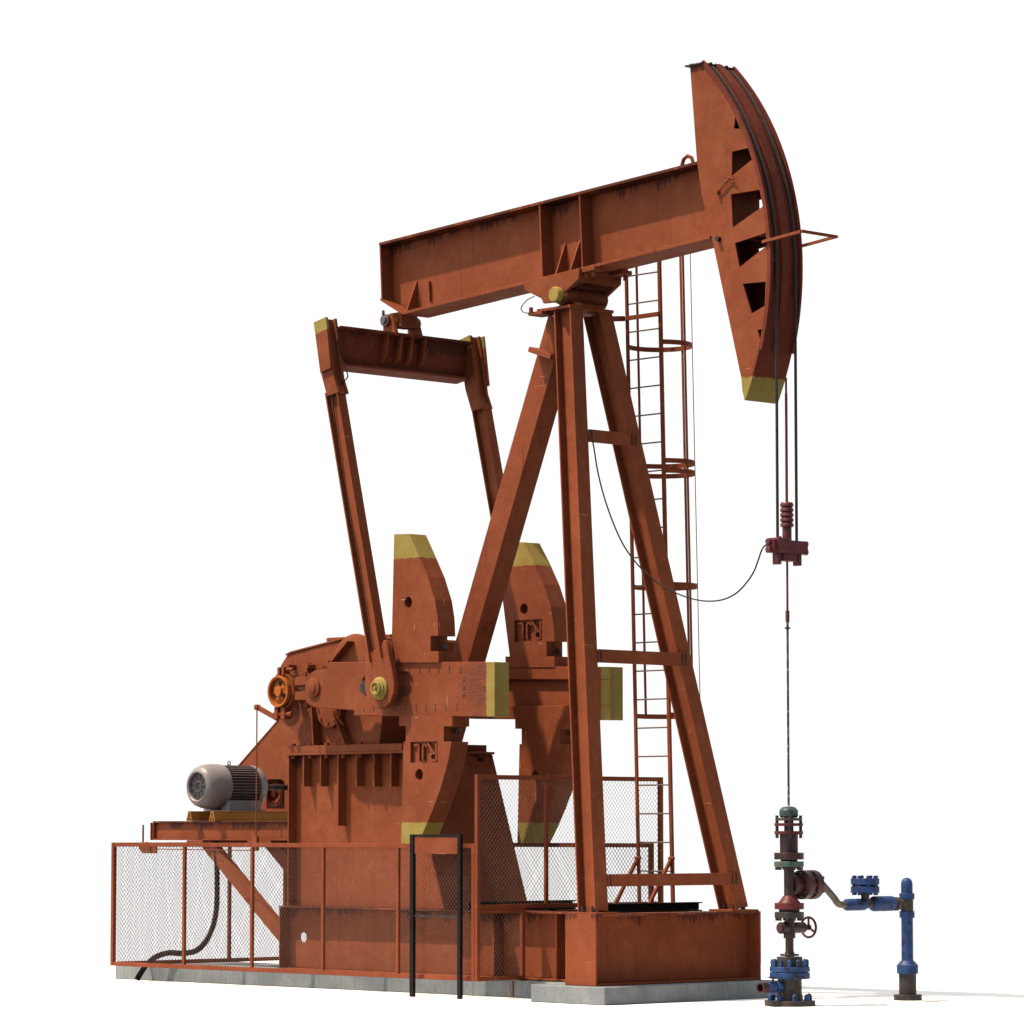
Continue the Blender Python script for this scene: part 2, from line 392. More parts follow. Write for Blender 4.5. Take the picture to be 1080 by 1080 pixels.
bm_.py([bp(0.001, tf+.001), bp(.024, tf+.001), bp(.024, vE+.004), bp(0.001, vE-tf)], -.205, .205)
beam = bm_.build('walking_beam', beam_m, PJ, .004)
def u_at(px, py, Y=-.2): q = Vector(S(px, py, Y)); return (q-A).dot(bd), -(q-A).dot(bn)
st_m = paint('stiffener_paint', dirt=.4)
for a, b_ in (((568.4, 225), (572.5, 290)), ((610.3, 212), (615, 280))):
    u0 = u_at(*a)[0]; u1 = u_at(*b_)[0]; uu = (u0+u1)/2
    hb = hB+(hB2-hB)*(uu-uC)/(LB-uC)
    for s in (-1, 1):
        MB().py([bp(uu-.011, tf+.001), bp(uu+.011, tf+.001), bp(uu+.011, hb-tf-.001), bp(uu-.011, hb-tf-.001)], *sorted((s*.015, s*.2))).build('web_stiffener', st_m, beam, .002)
for base, apex in (((585.8, 287), (592.5, 255.3)), ((601, 283), (608, 252.7)), ((428.5, 324), (434.4, 296))):
    ub = u_at(*base)[0]; va = u_at(apex[0], apex[1], -.02)[1]
    hb = hB+(hB2-hB)*(ub-uC)/(LB-uC)
    for s in (-1, 1):
        v = []
        for du in (-.009, .009):
            for yy, vv in ((s*.2, hb-tf-.001), (s*.015, hb-tf-.001), (s*.015, va)):
                q = bp(ub+du, vv); v.append((q[0], yy, q[1]))
        MB().add(v, [(0,1,2), (3,4,5), (0,1,4,3), (1,2,5,4), (2,0,3,5)]).build('gusset', st_m, beam, 0)
u5, v5 = u_at(453, 297, -.02)
MB().py([bp(u5, v5), bp(u5+.02, v5), bp(u5+.02, v5+.24), bp(u5, v5+.24)], -.05, -.016).build('rib', M['rusty'], beam, 0)
# lifting eye
q = bp(u_at(725, 172, 0)[0], 0)
MB().tube([(q[0]-.075, 0, q[1]-.01), (q[0]-.085, 0, q[1]+.06), (q[0]-.06, 0, q[1]+.12), (q[0], 0, q[1]+.15), (q[0]+.06, 0, q[1]+.12), (q[0]+.085, 0, q[1]+.06), (q[0]+.075, 0, q[1]-.01)], .022, 8).build('lifting_eye', M['paint'], beam, 0, True)
# saddle bolted under the beam
sd = MB()
sp = SS(-.34, (552, 300), (553.3, 306), (571, 316), (572, 320), (578, 321), (583, 306), (594.4, 309), (609, 294.4), (610, 287))
q0 = u_at(552, 300, -.34)[0]; q1 = u_at(611, 287, -.34)[0]
def lowb(u): return hB+(hB2-hB)*(u-uC)/(LB-uC)
side = [bp(q0, lowb(q0)+.002), bp(q1, lowb(q1)+.002), tuple(S(610, 294, -.34)), tuple(S(594.4, 309, -.34)), tuple(S(590, 318, -.34)), tuple(S(573, 320, -.34)), tuple(S(571, 315, -.34)), tuple(S(553.3, 306, -.34))]
for s in (-1, 1): sd.py(side, *sorted((s*.34, s*.30)), [circ((PVX, PVZ), .05, 16)] if False else [])
sd.py([bp(q0+.02, lowb(q0)+.003), bp(q1, lowb(q1)+.003), bp(q1, lowb(q1)+.045), bp(q0+.02, lowb(q0)+.045)], -.298, .298)
# sloped hood plates over the bearing
e1 = S(610, 294, -.34); e2 = S(594.4, 309, -.34)
sd.py([(e1[0], e1[1]-.03), (e1[0], e1[1]+.09), (e1[0]-.025, e1[1]+.09), (e1[0]-.025, e1[1]-.03)], -.298, .298)
sad = sd.build('saddle', M['paint'], PJ, .004)
cl = MB()
for s in (-1, 1):
    for du in (.02, .30):
        q = bp(q1+.06-du*.0, lowb(q1)+.03)
    cl.py([bp(q1-.05, lowb(q1)+.004), bp(q1+.2, lowb(q1)+.004), bp(q1+.2, lowb(q1)+.05), bp(q1-.02, lowb(q1)+.05)], *sorted((s*.30, s*.14)))
    for du in (.03, .14):
        q = bp(q1+du, lowb(q1)); cl.cyl((q[0], s*.25, q[1]-.11), (q[0], s*.25, q[1]-.05), .024, 8)
cl.build_each('clamp', M['rusty'], sad, .003)

# --- horse head
HY = .245
arc_px = [(739, 68.5), (746.7, 72), (762, 92), (776.7, 117.8), (789, 144.4), (798, 172), (803.2, 199), (807.2, 225), (809.8, 255), (810.4, 285), (809, 312), (806, 340), (801.5, 367), (795, 398), (787.8, 423)]
arc = SS(-HY, *arc_px)
# fit a circle to the arc so that the rope path is a true arc
def fit(pts):
    import itertools
    n = len(pts); sx = sum(p[0] for p in pts)/n; sy = sum(p[1] for p in pts)/n
    suu = suv = svv = suuu = svvv = suvv = svuu = 0
    for x, y in pts:
        u, v = x-sx, y-sy
        suu += u*u; svv += v*v; suv += u*v; suuu += u**3; svvv += v**3; suvv += u*v*v; svuu += v*u*u
    a, b = .5*(suuu+suvv), .5*(svvv+svuu); det = suu*svv-suv*suv
    uc = (a*svv-b*suv)/det; vc = (b*suu-a*suv)/det
    return uc+sx, vc+sy, math.sqrt(uc*uc+vc*vc+(suu+svv)/n)
CX, CZ, CR = fit(arc)
a0 = math.atan2(arc[0][1]-CZ, arc[0][0]-CX); a1 = math.atan2(arc[-1][1]-CZ, arc[-1][0]-CX)
NA = 44
def ap(r, t): a = a0+(a1-a0)*t; return (CX+r*math.cos(a), CZ+r*math.sin(a))
holes_px = [[(775.4, 123), (773.9, 135.6), (780.6, 135.8)],
            [(772, 160), (789, 156), (793, 168.3), (771.7, 185.6)],
            [(771, 205), (801, 200), (804.5, 217.5), (772.8, 240)],
            [(775, 256.4), (808, 245.4), (808.6, 259), (779.8, 282)],
            [(783.3, 299.3), (807.5, 297), (806.5, 322.5), (792.6, 330.8)],
            [(798.8, 348), (804, 347), (801.5, 358)]]
rear = SS(-HY, (787.8, 423), (782.8, 412), (781.8, 399), (750.5, 250), (740, 205), (735, 170), (727.5, 67))
outer = [ap(CR-.022, k/NA) for k in range(NA+1)]+rear[1:]
holes = [SS(-HY, *h) for h in holes_px]
yz = S(785, 398, -HY)[1]
head_m = paint('horse_head_paint', dirt=.25, yellow=[((0, 0, -1), -yz)], streak=((0, 0, -1), -S(735, 72, -HY)[1], .12))
rim = MB()
for (ra, rb, ya, yb) in ((CR-.02, CR, -HY-.012, HY+.012), (CR, CR+.02, -.06, .06), (CR, CR+.03, -HY-.012, -HY+.02), (CR, CR+.03, HY-.02, HY+.012)):
    v = []; f = []
    for k in range(NA+1):
        t = k/NA
        if ra >= CR: t = min(t, .86)*1.0 if False else t*.86
        for r, y in ((ra+.0005, ya), (rb, ya), (rb, yb), (ra+.0005, yb)): p = ap(r, t); v.append((p[0], y, p[1]))
    for k in range(NA):
        for j in range(4): f.append((k*4+j, k*4+(j+1) % 4, k*4+4+(j+1) % 4, k*4+4+j))
    f += [(0, 1, 2, 3), tuple(NA*4+j for j in range(4))]
    rim.add(v, f)
hh = rim.build('horse_head', paint('head_rim_paint', (.125, .027, .014), (.09, .02, .012), dirt=.5, yellow=[((0, 0, -1), -yz)]), PJ, 0, True)
for s in (-1, 1):
    MB().py(outer, *sorted((s*HY, s*(HY-.02))), holes if s < 0 else [[(x-(.10 if abs(x-min(q[0] for q in h)) < .09 else 0), z) for x, z in h] if n_ in (2, 3) else h for n_, h in enumerate(holes)]).build('side_plate', head_m, hh, .002)
ins = MB()
r2 = [(x+.03, z) for x, z in rear]
q = [rear[i] for i in range(len(rear))]
for i in range(1, len(rear)-1):
    pa, pb2 = Vector(rear[i]), Vector(rear[i+1])
    dn = (pb2-pa).normalized(); nn = Vector((dn.y, -dn.x))*.02
    ins.add([(p.x, y, p.y) for y in (-HY+.021, HY-.021) for p in (pa, pb2, pb2+nn, pa+nn)], [(0,1,2,3), (4,5,6,7), (0,1,5,4), (1,2,6,5), (2,3,7,6), (3,0,4,7)])
for (a, b_) in (((752, 150), (786, 146)), ((752, 193), (785, 190)), ((758, 246), (788, 243)), ((766, 292), (807, 288)), ((775, 340), (803, 338))):
    pa, pb2 = S(*a, -HY), S(*b_, -HY)
    ins.bar((pa[0], 0, pa[1]), (pb2[0], 0, pb2[1]), (0, 1, 0), 2*HY-.045, .016)
# inner vertical diaphragm
pa, pb2 = S(768, 120, -HY), S(770, 250, -HY)
ins.bar((pa[0], 0, pa[1]), (pb2[0], 0, pb2[1]), (0, 1, 0), 2*HY-.045, .016)
ins.build('inner_rib', M['rusty'], hh, 0)
# top cap with bolts
t0 = S(726, 66.5, -HY); t1 = S(740, 68.2, -HY)
tc = MB(); tc.box(t0[0]-.03, t1[0]+.04, -HY-.03, HY+.03, t1[1]+.005, t1[1]+.022)
for yy in (-.2, -.08, .05, .17): tc.cyl((t1[0]-.02, yy, t1[1]+.022), (t1[0]-.02, yy, t1[1]+.05), .02, 8)
tc.cyl((t0[0]+.05, -.15, t1[1]+.022), (t0[0]+.05, -.15, t1[1]+.05), .02, 8)
tc.build('top_cap', M['bolt'], hh, .002)
# rope guard loop
g0 = S(808.7, 254, -.27); g1 = S(846, 243.8, -.27)
gd = MB(); gz = (g1[1]-g0[1])
gd.bar((g0[0]-.06, -.27, g0[1]-.06*gz/(g1[0]-g0[0])), (g1[0], -.27, g1[1]), (0, 1, 0), .03, .03)
gd.bar((g0[0]-.06, .27, g0[1]-.06*gz/(g1[0]-g0[0])), (g1[0], .27, g1[1]), (0, 1, 0), .03, .03)
gd.bar((g1[0], -.285, g1[1]), (g1[0], .285, g1[1]), (1, 0, 0), .03, .03)
gd.build('rope_guard', M['paint'], hh, .002)
la = MB(); l0 = S(756.5, 202.5, -HY-.03); l1 = S(771.5, 186, -HY-.03); l2 = S(770, 187.5, -HY-.04)
la.tube([(l0[0], -HY-.03, l0[1]), (l1[0], -HY-.03, l1[1])], .009, 8); la.tube([(l2[0]-.05, -HY-.04, l2[1]+.02), (l2[0]+.05, -HY-.04, l2[1]-.02)], .01, 8)
la.cyl((l0[0], -HY, l0[1]), (l0[0], -HY-.05, l0[1]), .022, 8)
la.build('latch_rod', M['rusty'], hh, 0)
l3 = S(757.5, 252, -HY-.02)
MB().cyl((l3[0], -HY, l3[1]), (l3[0], -HY-.05, l3[1]), .028, 12).build('head_pin', M['bolt'], hh, 0, True)

# --- equalizer and its bearing
PT_T = Vector(S(392.5, 694, -1.15)); 
pn = S(401, 726, -1.2)                                # wrist pin
tA = S(350.5, 416, -1.12); 
EQX, EQZ = S(408, 338, -.22)                          # equalizer pin
EQX2 = EQX+.10
el = MB()
for s in (-1, 1):
    y0, y1 = sorted((s*.17, s*.22))
    el.py([(EQX-.07, EQZ-.17), (EQX+.16, EQZ-.17), (EQX+.09, EQZ+.03), (EQX+.05, EQZ+.07), (EQX-.03, EQZ+.07), (EQX-.07, EQZ+.02)], y0, y1)
el.cyl((EQX, -.27, EQZ), (EQX, .27, EQZ), .045, 20)
eq_top_z = FX(430, 357.5, EQX+.13)[1]
# web & flanges; beam runs along y
EY = 1.06
EXc = (EQX+.02)
ztop = EQZ-.17
hEQ = .46
e = MB()
tl = math.radians(9)
def er(x, z): return (EXc+x*math.cos(tl)+z*math.sin(tl)*-1*-1, ztop+z*math.cos(tl)+x*math.sin(tl))
def eprof(poly, ya, yb): e.py([er(x, z) for x, z in poly], ya, yb)
eprof([(-.12, 0), (.12, 0), (.12, -.025), (-.12, -.025)], -EY, EY)
eprof([(-.012, -.026), (.012, -.026), (.012, -hEQ+.026), (-.012, -hEQ+.026)], -EY, EY)
eprof([(-.12, -hEQ+.025), (.12, -hEQ+.025), (.12, -hEQ), (-.12, -hEQ)], -EY, EY)
eqb = e.build('equalizer_beam', paint('equalizer_paint', (.14, .034, .017), (.105, .025, .013), dirt=.6, streak=((0, 0, -1), -(ztop-.03), .20)), PJ, .004)
for yy in (-.30, -.08, .09, .30):
    e = MB(); eprof([(.013, -.027), (.11, -.027), (.11, -.30), (.013, -.38)], yy-.011, yy+.011); e.build('stiffener', M['rusty'], eqb, .002)
lug = el.build('bearing_lug', M['rusty'], eqb, .005, True)
bb = MB(); bb.box(EQX-.07, EQX+.16, -.13, .13, EQZ-.075, EQZ+.10); bb.cyl((EQX+.03, -.15, EQZ), (EQX+.03, .15, EQZ), .085, 20)
bb.build('tail_bearing', M['rusty'], PJ, .01)
dsk = MB()
for s in (-1, 1): dsk.lathe((EQX, s*.23, EQZ), (0, s, 0), [(.075, 0), (.075, .03), (.045, .035), (.045, .06)], 24)
dsk.cyl((EQX-.02, -.26, EQZ+.06), (EQX-.02, -.26, EQZ+.12), .018, 8)
dsk.build_each('pin_collar', M['steel'], eqb, .003, True)

# --- pitman arms
def pitman(s):
    yo = s*1.27; 
    bot = Vector((pn[0]-.06, 0, pn[1]+.33)); topx, topz = S(354, 412, -1.15)
    top = Vector((topx, 0, topz)); dv = (top-bot).normalized()
    yc = s*1.165
    pb_ = Vector((bot.x, yc, bot.z)); pt_ = Vector((top.x, yc, top.z))
    m = MB()
    nd = dv.cross(Vector((0, 1, 0)))                # across the arm, in the xz plane
    for k in (-1, 1): m.bar(pb_+nd*k*.098, pt_+nd*k*.098, nd, .02, .13)
    m.bar(pb_, pt_, nd, .175, .02)
    arm = m.build('pitman_arm', M['paint'], PJ, .004)
    # foot: teardrop plate round the wrist pin
    f = MB(); poly = SS(-1.20, (385.3, 690), (384.6, 712), (384.6, 725.5), (385.8, 733), (388.5, 739.4), (393, 744.8), (400.5, 748), (407, 746), (412, 740), (415, 731), (415.9, 721.8), (413, 706), (409.8, 691.3), (407.5, 678.5), (406, 675.3), (404, 675.2), (402, 682))
    f.py(poly, *sorted((s*1.12, s*1.20)))
    f.build('foot_plate', M['paint'], arm, .012, True)
    cpn = MB().lathe((pn[0], s*1.20, pn[1]), (0, s, 0), [(.132, 0), (.132, .02), (.105, .035), (.105, .05), (.078, .055), (.082, .08), (.06, .085), (.05, .06), (.001, .06)], 32)
    cpn.cyl((pn[0], s*1.25, pn[1]), (pn[0], s*1.30, pn[1]), .018, 10)
    cpn.build('wrist_pin_cap', M['yellow'], arm, .003, True)
    # upper housing
    npz = SS(-1.27, (330.6, 340), (343.6, 334), (348.6, 388), (337.6, 393))
    dvx = dv.x/dv.z
    ylow = S(338, 349.5, -1.27)[1]
    ym = paint('pitman_head_paint', yellow=[((-.219, 0, 1), S(338, 350, -1.27)[1]-.219*S(338, 350, -1.27)[0])])
    MB().py(npz, *sorted((s*1.27, s*1.235))).build('end_plate', ym, arm, .004)
    hb = MB()
    bx = lambda px, py: S(px, py, -1.05)
    hp = [S(331, 341, -1.23), S(344, 334.5, -1.23), S(352, 398, -1.23), S(356.8, 414, -1.23), S(345, 418, -1.23), S(338.5, 394, -1.23)]
    hp = [(x, z) for x, z in hp]
    hb.py([hp[0], (hp[1][0]-.045, hp[1][1]-.01), (hp[2][0]-.045, hp[2][1]), (hp[3][0]-.0, hp[3][1]-.01), hp[4], hp[5]], *sorted((s*1.199, s*1.0955)))
    for ya_, yb2 in ((1.2, 1.2335), (1.061, 1.095)): hb.py(hp, *sorted((s*ya_, s*yb2)))
    hb.build('arm_head', M['rusty'], arm, .006)
    if s > 0: MB().py([(a, b) for a, b in (hp[0], hp[1], (hp[2][0]*.5+hp[1][0]*.5, (hp[1][1]+hp[2][1])/2), ((hp[5][0]+hp[0][0])/2, (hp[5][1]+hp[0][1])/2))], 1.052, 1.061).build('end_plate', ym, arm, .002)
    return arm
pitman(-1); pitman(1)
# grease hose running along the near pitman
hp = [(343, 343.5), (344.5, 352), (346, 366), (349, 378), (353, 390), (354.5, 398), (352, 404), (346, 412), (345.5, 425), (349, 455), (360, 520), (375, 600), (391, 688)]
pts = []
for i, (a, b_) in enumerate(hp):
    yy = -1.12 if i < 7 else -1.20
    x, z = S(a+ (12 if i < 6 else 8 if i < 8 else 6 if i < 10 else 4 if i < 12 else 2), b_, yy); pts.append((x, yy, z))
MB().tube(smooth_path(pts), .008, 6).build('grease_hose', M['hose'], PJ, 0, True)

# --- cranks and counterweights
YN = 1.01
clipx = S(513, 720, -YN)[0]
def crank(s, pins):
    P = lambda *p: SS(-YN, *p)
    c = MB()
    poly = P((348, 698.3), (521.7, 698), (521.7, 756), (373.3, 754.7), (373.3, 749), (333, 746.5), (325.5, 743), (321.7, 738), (321.7, 730))+P((321.7, 720), (325, 712), (331, 707.5), (343, 706.7), (346, 702))
    cy = S(383, 723, -YN)
    sl = []; L, R_, rr = S(390, 723, -YN), S(427, 723, -YN), .145
    for k in range(9): a = math.pi/2+math.pi*k/8; sl.append((L[0]+rr*math.cos(a), L[1]+rr*math.sin(a)))
    for k in range(9): a = -math.pi/2+math.pi*k/8; sl.append((R_[0]+rr*math.cos(a), L[1]+rr*math.sin(a)))
    ya, yb = s*YN, s*.79
    if s < 0:
        c.py(poly, ya, ya+.05, [sl]); c.py(poly, ya+.0501, yb)
    else:                                            # the far crank turns its ribbed inner face to us
        c.py(poly, yb+.06, ya)
        t = P((360, 698.1), (521.7, 698.1), (521.7, 712), (360, 712)); c.py(t, yb, yb+.0595)
        t = P((360, 741), (521.7, 740), (521.7, 755.8), (374, 754.6)); c.py(t, yb, yb+.0595)
        t = P((497, 712.1), (521.6, 712.1), (521.6, 739.9), (497, 739.9)); c.py(t, yb, yb+.0595)
    mt = paint('crank_paint_%s' % ('near' if s < 0 else 'far'), dirt=.2, yellow=[((1, 0, 0), clipx)], smudge=((S(506, 722, -YN)[0], s*YN, S(503, 722, -YN)[1]), .42) if s < 0 else None, scratch=.6)
    cr = c.build('crank_arm', mt, PJ, .006)
    yf = s*YN
    g = MB()
    for px in (432, 443, 453, 463, 474, 486):        # engraved index marks along both edges
        for py, h in ((706, .05), (748, .02), (743.5, .02)):
            x, z = S(px-(4 if py > 740 else 0), py, -YN); g.box(x-.006, x+.006, *sorted((yf, yf+s*.003)), z-h, z+h*.6)
    for px in (384, 394):
        x, z = S(px, 748, -YN); g.box(x-.006, x+.006, *sorted((yf, yf+s*.003)), z-.03, z+.02)
    for py in (717, 726, 733):
        x, z = S(489, py, -YN); g.add([(x-.015, yf+s*.003, z-.025), (x+.03, yf+s*.003, z-.01), (x+.01, yf+s*.003, z+.03), (x-.015, yf, z-.025), (x+.03, yf, z-.01), (x+.01, yf, z+.03)], [(0,1,2), (3,4,5), (0,1,4,3), (1,2,5,4), (2,0,3,5)])
    g.build_each('index_mark', M['bolt'], cr, 0)
    b = MB(); x, z = S(331, 725.5, -YN); CS = (x, z)
    b.lathe((x, yf, z), (0, s, 0), [(.118, 0), (.118, .02), (.10, .03), (.066, .03), (.066, .045), (.04, .05)], 32)
    b.build('shaft_boss', M['paint'], cr, .003, True)
    cl_ = MB()
    for (a, b1), (c1, d1) in (((310, 714), (322, 722.5)), ((310, 729.5), (322, 738))):
        p, q_ = S(a, b1, -YN), S(c1, d1, -YN); cl_.box(p[0], q_[0]+.01, *sorted((yf-s*.01, yf-s*.19)), q_[1], p[1])
    p, q_ = S(312, 722.6, -YN), S(320, 729.4, -YN); cl_.box(p[0]+.03, q_[0], *sorted((yf-s*.05, yf-s*.13)), q_[1], p[1])
    cl_.build('split_clamp', M['paint'], cr, .006)
    if s < 0:
        hx, hz = S(383, 725.5, -YN)
        MB().cyl((hx, yf+.002-.0, hz), (hx, yf+.055, hz), .085, 24).cyl((hx, yf-.004, hz), (hx, yf+.01, hz), .06, 24).build('bore_shade_plug', M['bolt'], cr, 0, True)  # solid dark plug; its colour paints the shade inside the bore
    return cr
crank(-1, 0); crank(1, 0)
CSX, CSZ = S(331, 725.5, -YN)
MB().cyl((CSX, -.80, CSZ), (CSX, .80, CSZ), .13, 28).build('crankshaft', M['rusty'], PJ, .004, True)

def emblem(par, cx, cz, wd, ht, y, s):               # raised letters RJL upside down in a sunken panel
    m = MB(); t = .012
    def st(*pts):
        for (a, b_), (c1, d1) in zip(pts, pts[1:]):
            m.bar((cx+(a-.5)*wd, y, cz+(.5-b_)*ht), (cx+(c1-.5)*wd, y, cz+(.5-d1)*ht), (0, 1, 0), .036, .024)
    st((.10, .15), (.28, .15), (.28, .9))
    st((.43, .9), (.43, .25), (.47, .15), (.53, .14), (.58, .26))
    st((.93, .08), (.93, .9), (.78, .9), (.72, .8), (.72, .66), (.78, .56), (.93, .56)); st((.80, .56), (.62, .08))
    m.build('raised_letters', M['paint'], par, 0)
def weight(s, which, left_edge=None):
    yo, yi = s*1.04, s*.78
    P = lambda *p: SS(-1.04, *p)
    hol = []
    if which == 'up':
        pts = [(415.7, 563.5), (431.5, 563), (441, 584.4), (451.3, 608.5), (458.7, 632.6), (461.5, 651), (462.4, 670.5), (454, 670.5), (454, 686.7), (462.4, 686.7), (462.4, 698.6), (414, 698.6), (413.3, 669.6)]
        if s > 0: pts = [(401, 563.5), (430.5, 563), (441, 584.4), (451.3, 608.5), (458.7, 632.6), (461.5, 651), (462.4, 670.5), (454, 670.5), (454, 686.7), (462.4, 686.7), (462.4, 698.6), (411, 698.6), (411, 687), (415.5, 687), (410, 640)]
        hc = (430.5, 635.4); em = (420.5, 449.5, 648, 669.5) if s > 0 else None; zy = S(440, 587.8, -1.04)[1]; yel = ((0, 0, 1), zy); nt_ = (456.5, 681)
        pts2 = pts
    else:
        pts = [(421, 754.2), (477, 754.9), (477, 766), (468, 766), (468, 782), (476, 782), (473, 801.5), (464.8, 831), (455.6, 856), (445.4, 879.6), (440.5, 889.5), (423, 889.5), (425.5, 782), (427.8, 782), (427.8, 765.5), (421, 765.5)]
        hc = (442, 817); em = (433, 461.5, 782.5, 804); zy = S(440, 867.5, -1.04)[1]; yel = ((0, 0, -1), -zy); nt_ = (470.5, 771)
        if s > 0: em = None
    m = MB(); poly = P(*pts)
    h = circ(S(*hc, -1.04), .066, 18)
    mt = paint('weight_paint', dirt=.12, yellow=[yel], scratch=.9)
    ynear, yfar = -abs(1.04) if s < 0 else .78, -.78 if s < 0 else 1.04
    hs = [h]
    if em:
        a = S(em[0], em[2], -1.04); b_ = S(em[1], em[3], -1.04)
        rect = [(a[0], a[1]), (b_[0], a[1]), (b_[0], b_[1]), (a[0], b_[1])]
        m.py(poly, ynear, ynear+.045, [h, rect]); m.py(poly, ynear+.0451, yfar, [h])
    else: m.py(poly, ynear, yfar, [h])
    o = m.build('counterweight', mt, PJ, 0)
    if em: emblem(o, (a[0]+b_[0])/2, (a[1]+b_[1])/2, b_[0]-a[0], a[1]-b_[1], ynear+.025, s)
    x, z = S(*nt_, -1.04)
    MB().cyl((x+.012, (ynear+yfar)/2+.03, z-.03), (x+.012, (ynear+yfar)/2+.03, z+.03), .036, 6).build('weight_bolt', M['bolt'], o, 0)
weight(-1, 'up'); weight(-1, 'low'); weight(1, 'up'); weight(1, 'low')

# --- reducer stand
ST = -.66
sP = SS(ST, (304, 796.5), (431, 794.5), (469, 956), (302.5, 956))
(xa, za), (xb, zb), (xc, zc), (xd, zd) = sP
za = zb = (za+zb)/2; xa = xd = (xa+xd)/2
st = MB()
st.py([(xa+.02, ZT), (xc-.02, ZT), (xb-.02, za), (xa+.02, za)], -.54, -.52); st.py([(xa+.02, ZT), (xc-.02, ZT), (xb-.02, za), (xa+.02, za)], .52, .54)
st.box(xa, xa+.02, -.66, .66, ZT+.001, za-.001)
st.py([(xc, ZT+.001), (xc-.022, ZT+.001), (xb-.022, za-.001), (xb, za-.001)], -.66, .66)
stand = st.build('reducer_stand', paint('stand_paint', dirt=.3, streak=((0, 0, -1), -(za-.0), .22)), PJ, .003)
ptop = S(304, 787, ST)[1]
tp = MB().box(xa, S(425, 790, ST)[0], -.675, .66, za+.03, ptop); tp.box(xa-.0, xb+.03, -.68, .67, za, za+.029)
for i in range(5):
    x = S(311+i*17.6, 787, -.6)[0]; tp.cyl((x, -.62, ptop), (x, -.62, ptop+.03), .03, 6); tp.cyl((x, -.62, za-.04), (x, -.62, za), .03, 6)
tp.build('stand_top_plate', M['paint'], PJ, .004)
for px, yb_ in ((319.8, 829.4), (337.8, 829.4), (356, 871), (375.6, 829.4), (393.9, 829.4), (412, 829.4)):
    x, z = S(px, yb_, ST)
    MB().box(x-.012, x+.012, -.66, -.541, z, za-.002).build('rib', M['rusty'], stand, .002)
yh, zh = FX(506.5, 803, xb+.02)
MB().cyl((xb-.0, yh, zh), (xb+.03, yh, zh), .045, 16).build('hole_shade_disc', M['black'], stand, 0, True)  # solid black disc, painted as the shade inside a hole

# --- gear reducer
GY = .50
gp = SS(-GY, (303, 787), (316, 785), (311, 772), (303, 766), (296, 760), (291, 745), (291, 712), (297, 700), (302, 692), (307, 689.5), (350, 678.2), (362, 675), (418, 674), (420, 700), (404, 750), (400, 787))
gz0 = ptop+.002
gp = [(x, max(z, gz0)) for x, z in gp]
gr = MB().py(gp, -GY, GY-.05)
red_m = paint('reducer_paint', dirt=.4)
gear = gr.build('gear_reducer', red_m, PJ, .02)
# joint flange and cover lip
lip = MB()
lp = SS(-GY, (302, 690.7), (307, 688), (350, 676.7), (362, 673.3), (416, 673.3))
for (x0, z0), (x1, z1) in zip(lp, lp[1:]): lip.bar((x0, 0, z0+.0), (x1, 0, z1+.0), (0, 1, 0), 1.03, .022)
lip.build('cover_lip', M['paint'], gear, .003)
hatch = MB(); x0, z0 = S(352, 677, -.2); x1, z1 = S(420, 671, -.2); 
hatch.box(x0, x1, -.32, .25, z0+.0, z0+.045); hatch.build('inspection_cover', M['paint'], gear, .01)
rb = MB()
def web(pts, y0, y1): rb.py(SS(-GY, *pts), y0, y1)
# diagonal and upright outside ribs
def ribline(a, b_, wd=.1, th=.02):
    (x0, z0), (x1, z1) = S(*a, -GY-wd), S(*b_, -GY-wd); rb.bar((x0, -GY-wd/2, z0), (x1, -GY-wd/2, z1), (0, 1, 0), wd, th)
ribline((366, 676), (342, 706), .16); ribline((328, 745), (330, 786), .14); ribline((350, 750), (364, 787), .14); ribline((321, 700), (327, 722), .10, .05); ribline((338, 702), (346, 699), .12, .06)
rb.build_each('housing_rib', red_m, gear, .004)
bz_ = MB()
x, z = S(346, 712, -.6); 

x, z = S(376, 706, -GY); bz_.lathe((x, -GY, z), (0, -1, 0), [(.42, 0), (.42, .03), (.36, .05), (.1, .05)], 40)
x, z = S(345, 748, -.6); bz_.lathe((x, -GY, z), (0, -1, 0), [(.22, 0), (.22, .08), (.12, .1)], 30)
x, z = S(300, 731, -GY); bz_.lathe((x+.05, -GY, z), (0, -1, 0), [(.17, 0), (.17, .1), (.1, .12)], 30)
bz_.build_each('bearing_housing', red_m, gear, .005, True)
bl = MB()
for a in range(8):
    x, z = S(345, 748, -.6); t = a*math.pi/4; bl.cyl((x+.17*math.cos(t), -GY-.08, z+.17*math.sin(t)), (x+.17*math.cos(t), -GY-.11, z+.17*math.sin(t)), .022, 6)
for px, py in ((303, 703), (304.5, 715), (320.5, 711), (322, 744), (323, 703)):
    x, z = S(px, py, -.62); bl.cyl((x, -GY, z), (x, -.62, z), .035, 6)
bl.build_each('housing_bolt', M['rusty'], gear, 0)

# --- brake drum on the near end of the input shaft
bxx, bzz = S(292.8, 729.2, -.86)
br = MB(); R = .19
br.lathe((bxx, -.86, bzz), (0, 1, 0), [(R-.028, 0), (R, .002), (R, .022), (R-.012, .03), (R-.012, .12), (R, .128), (R, .15), (R-.06, .15), (R-.06, .06), (R-.03, .05), (R-.028, 0)][0:7]+[(.05, .15)], 40)
drum = MB()
prof = [(R-.03, .0), (R-.002, .0), (R, .02), (R-.012, .03), (R-.012, .12), (R, .13), (R, .15), (.04, .15), (.04, .05), (.001, .05)]
ins_ = MB()
v = []; f = []; n = 44
pr = [(.001, .035), (.115, .035), (.115, .06), (R-.03, .06), (R-.03, .0), (R-.004, -.004), (R, .02), (R-.012, .03), (R-.012, .12), (R, .13), (R, .15), (.001, .15)]
drum.lathe((bxx, -.86, bzz), (0, 1, 0), pr, n)
db = drum.build('brake_drum', M['bright'], PJ, .002, True)
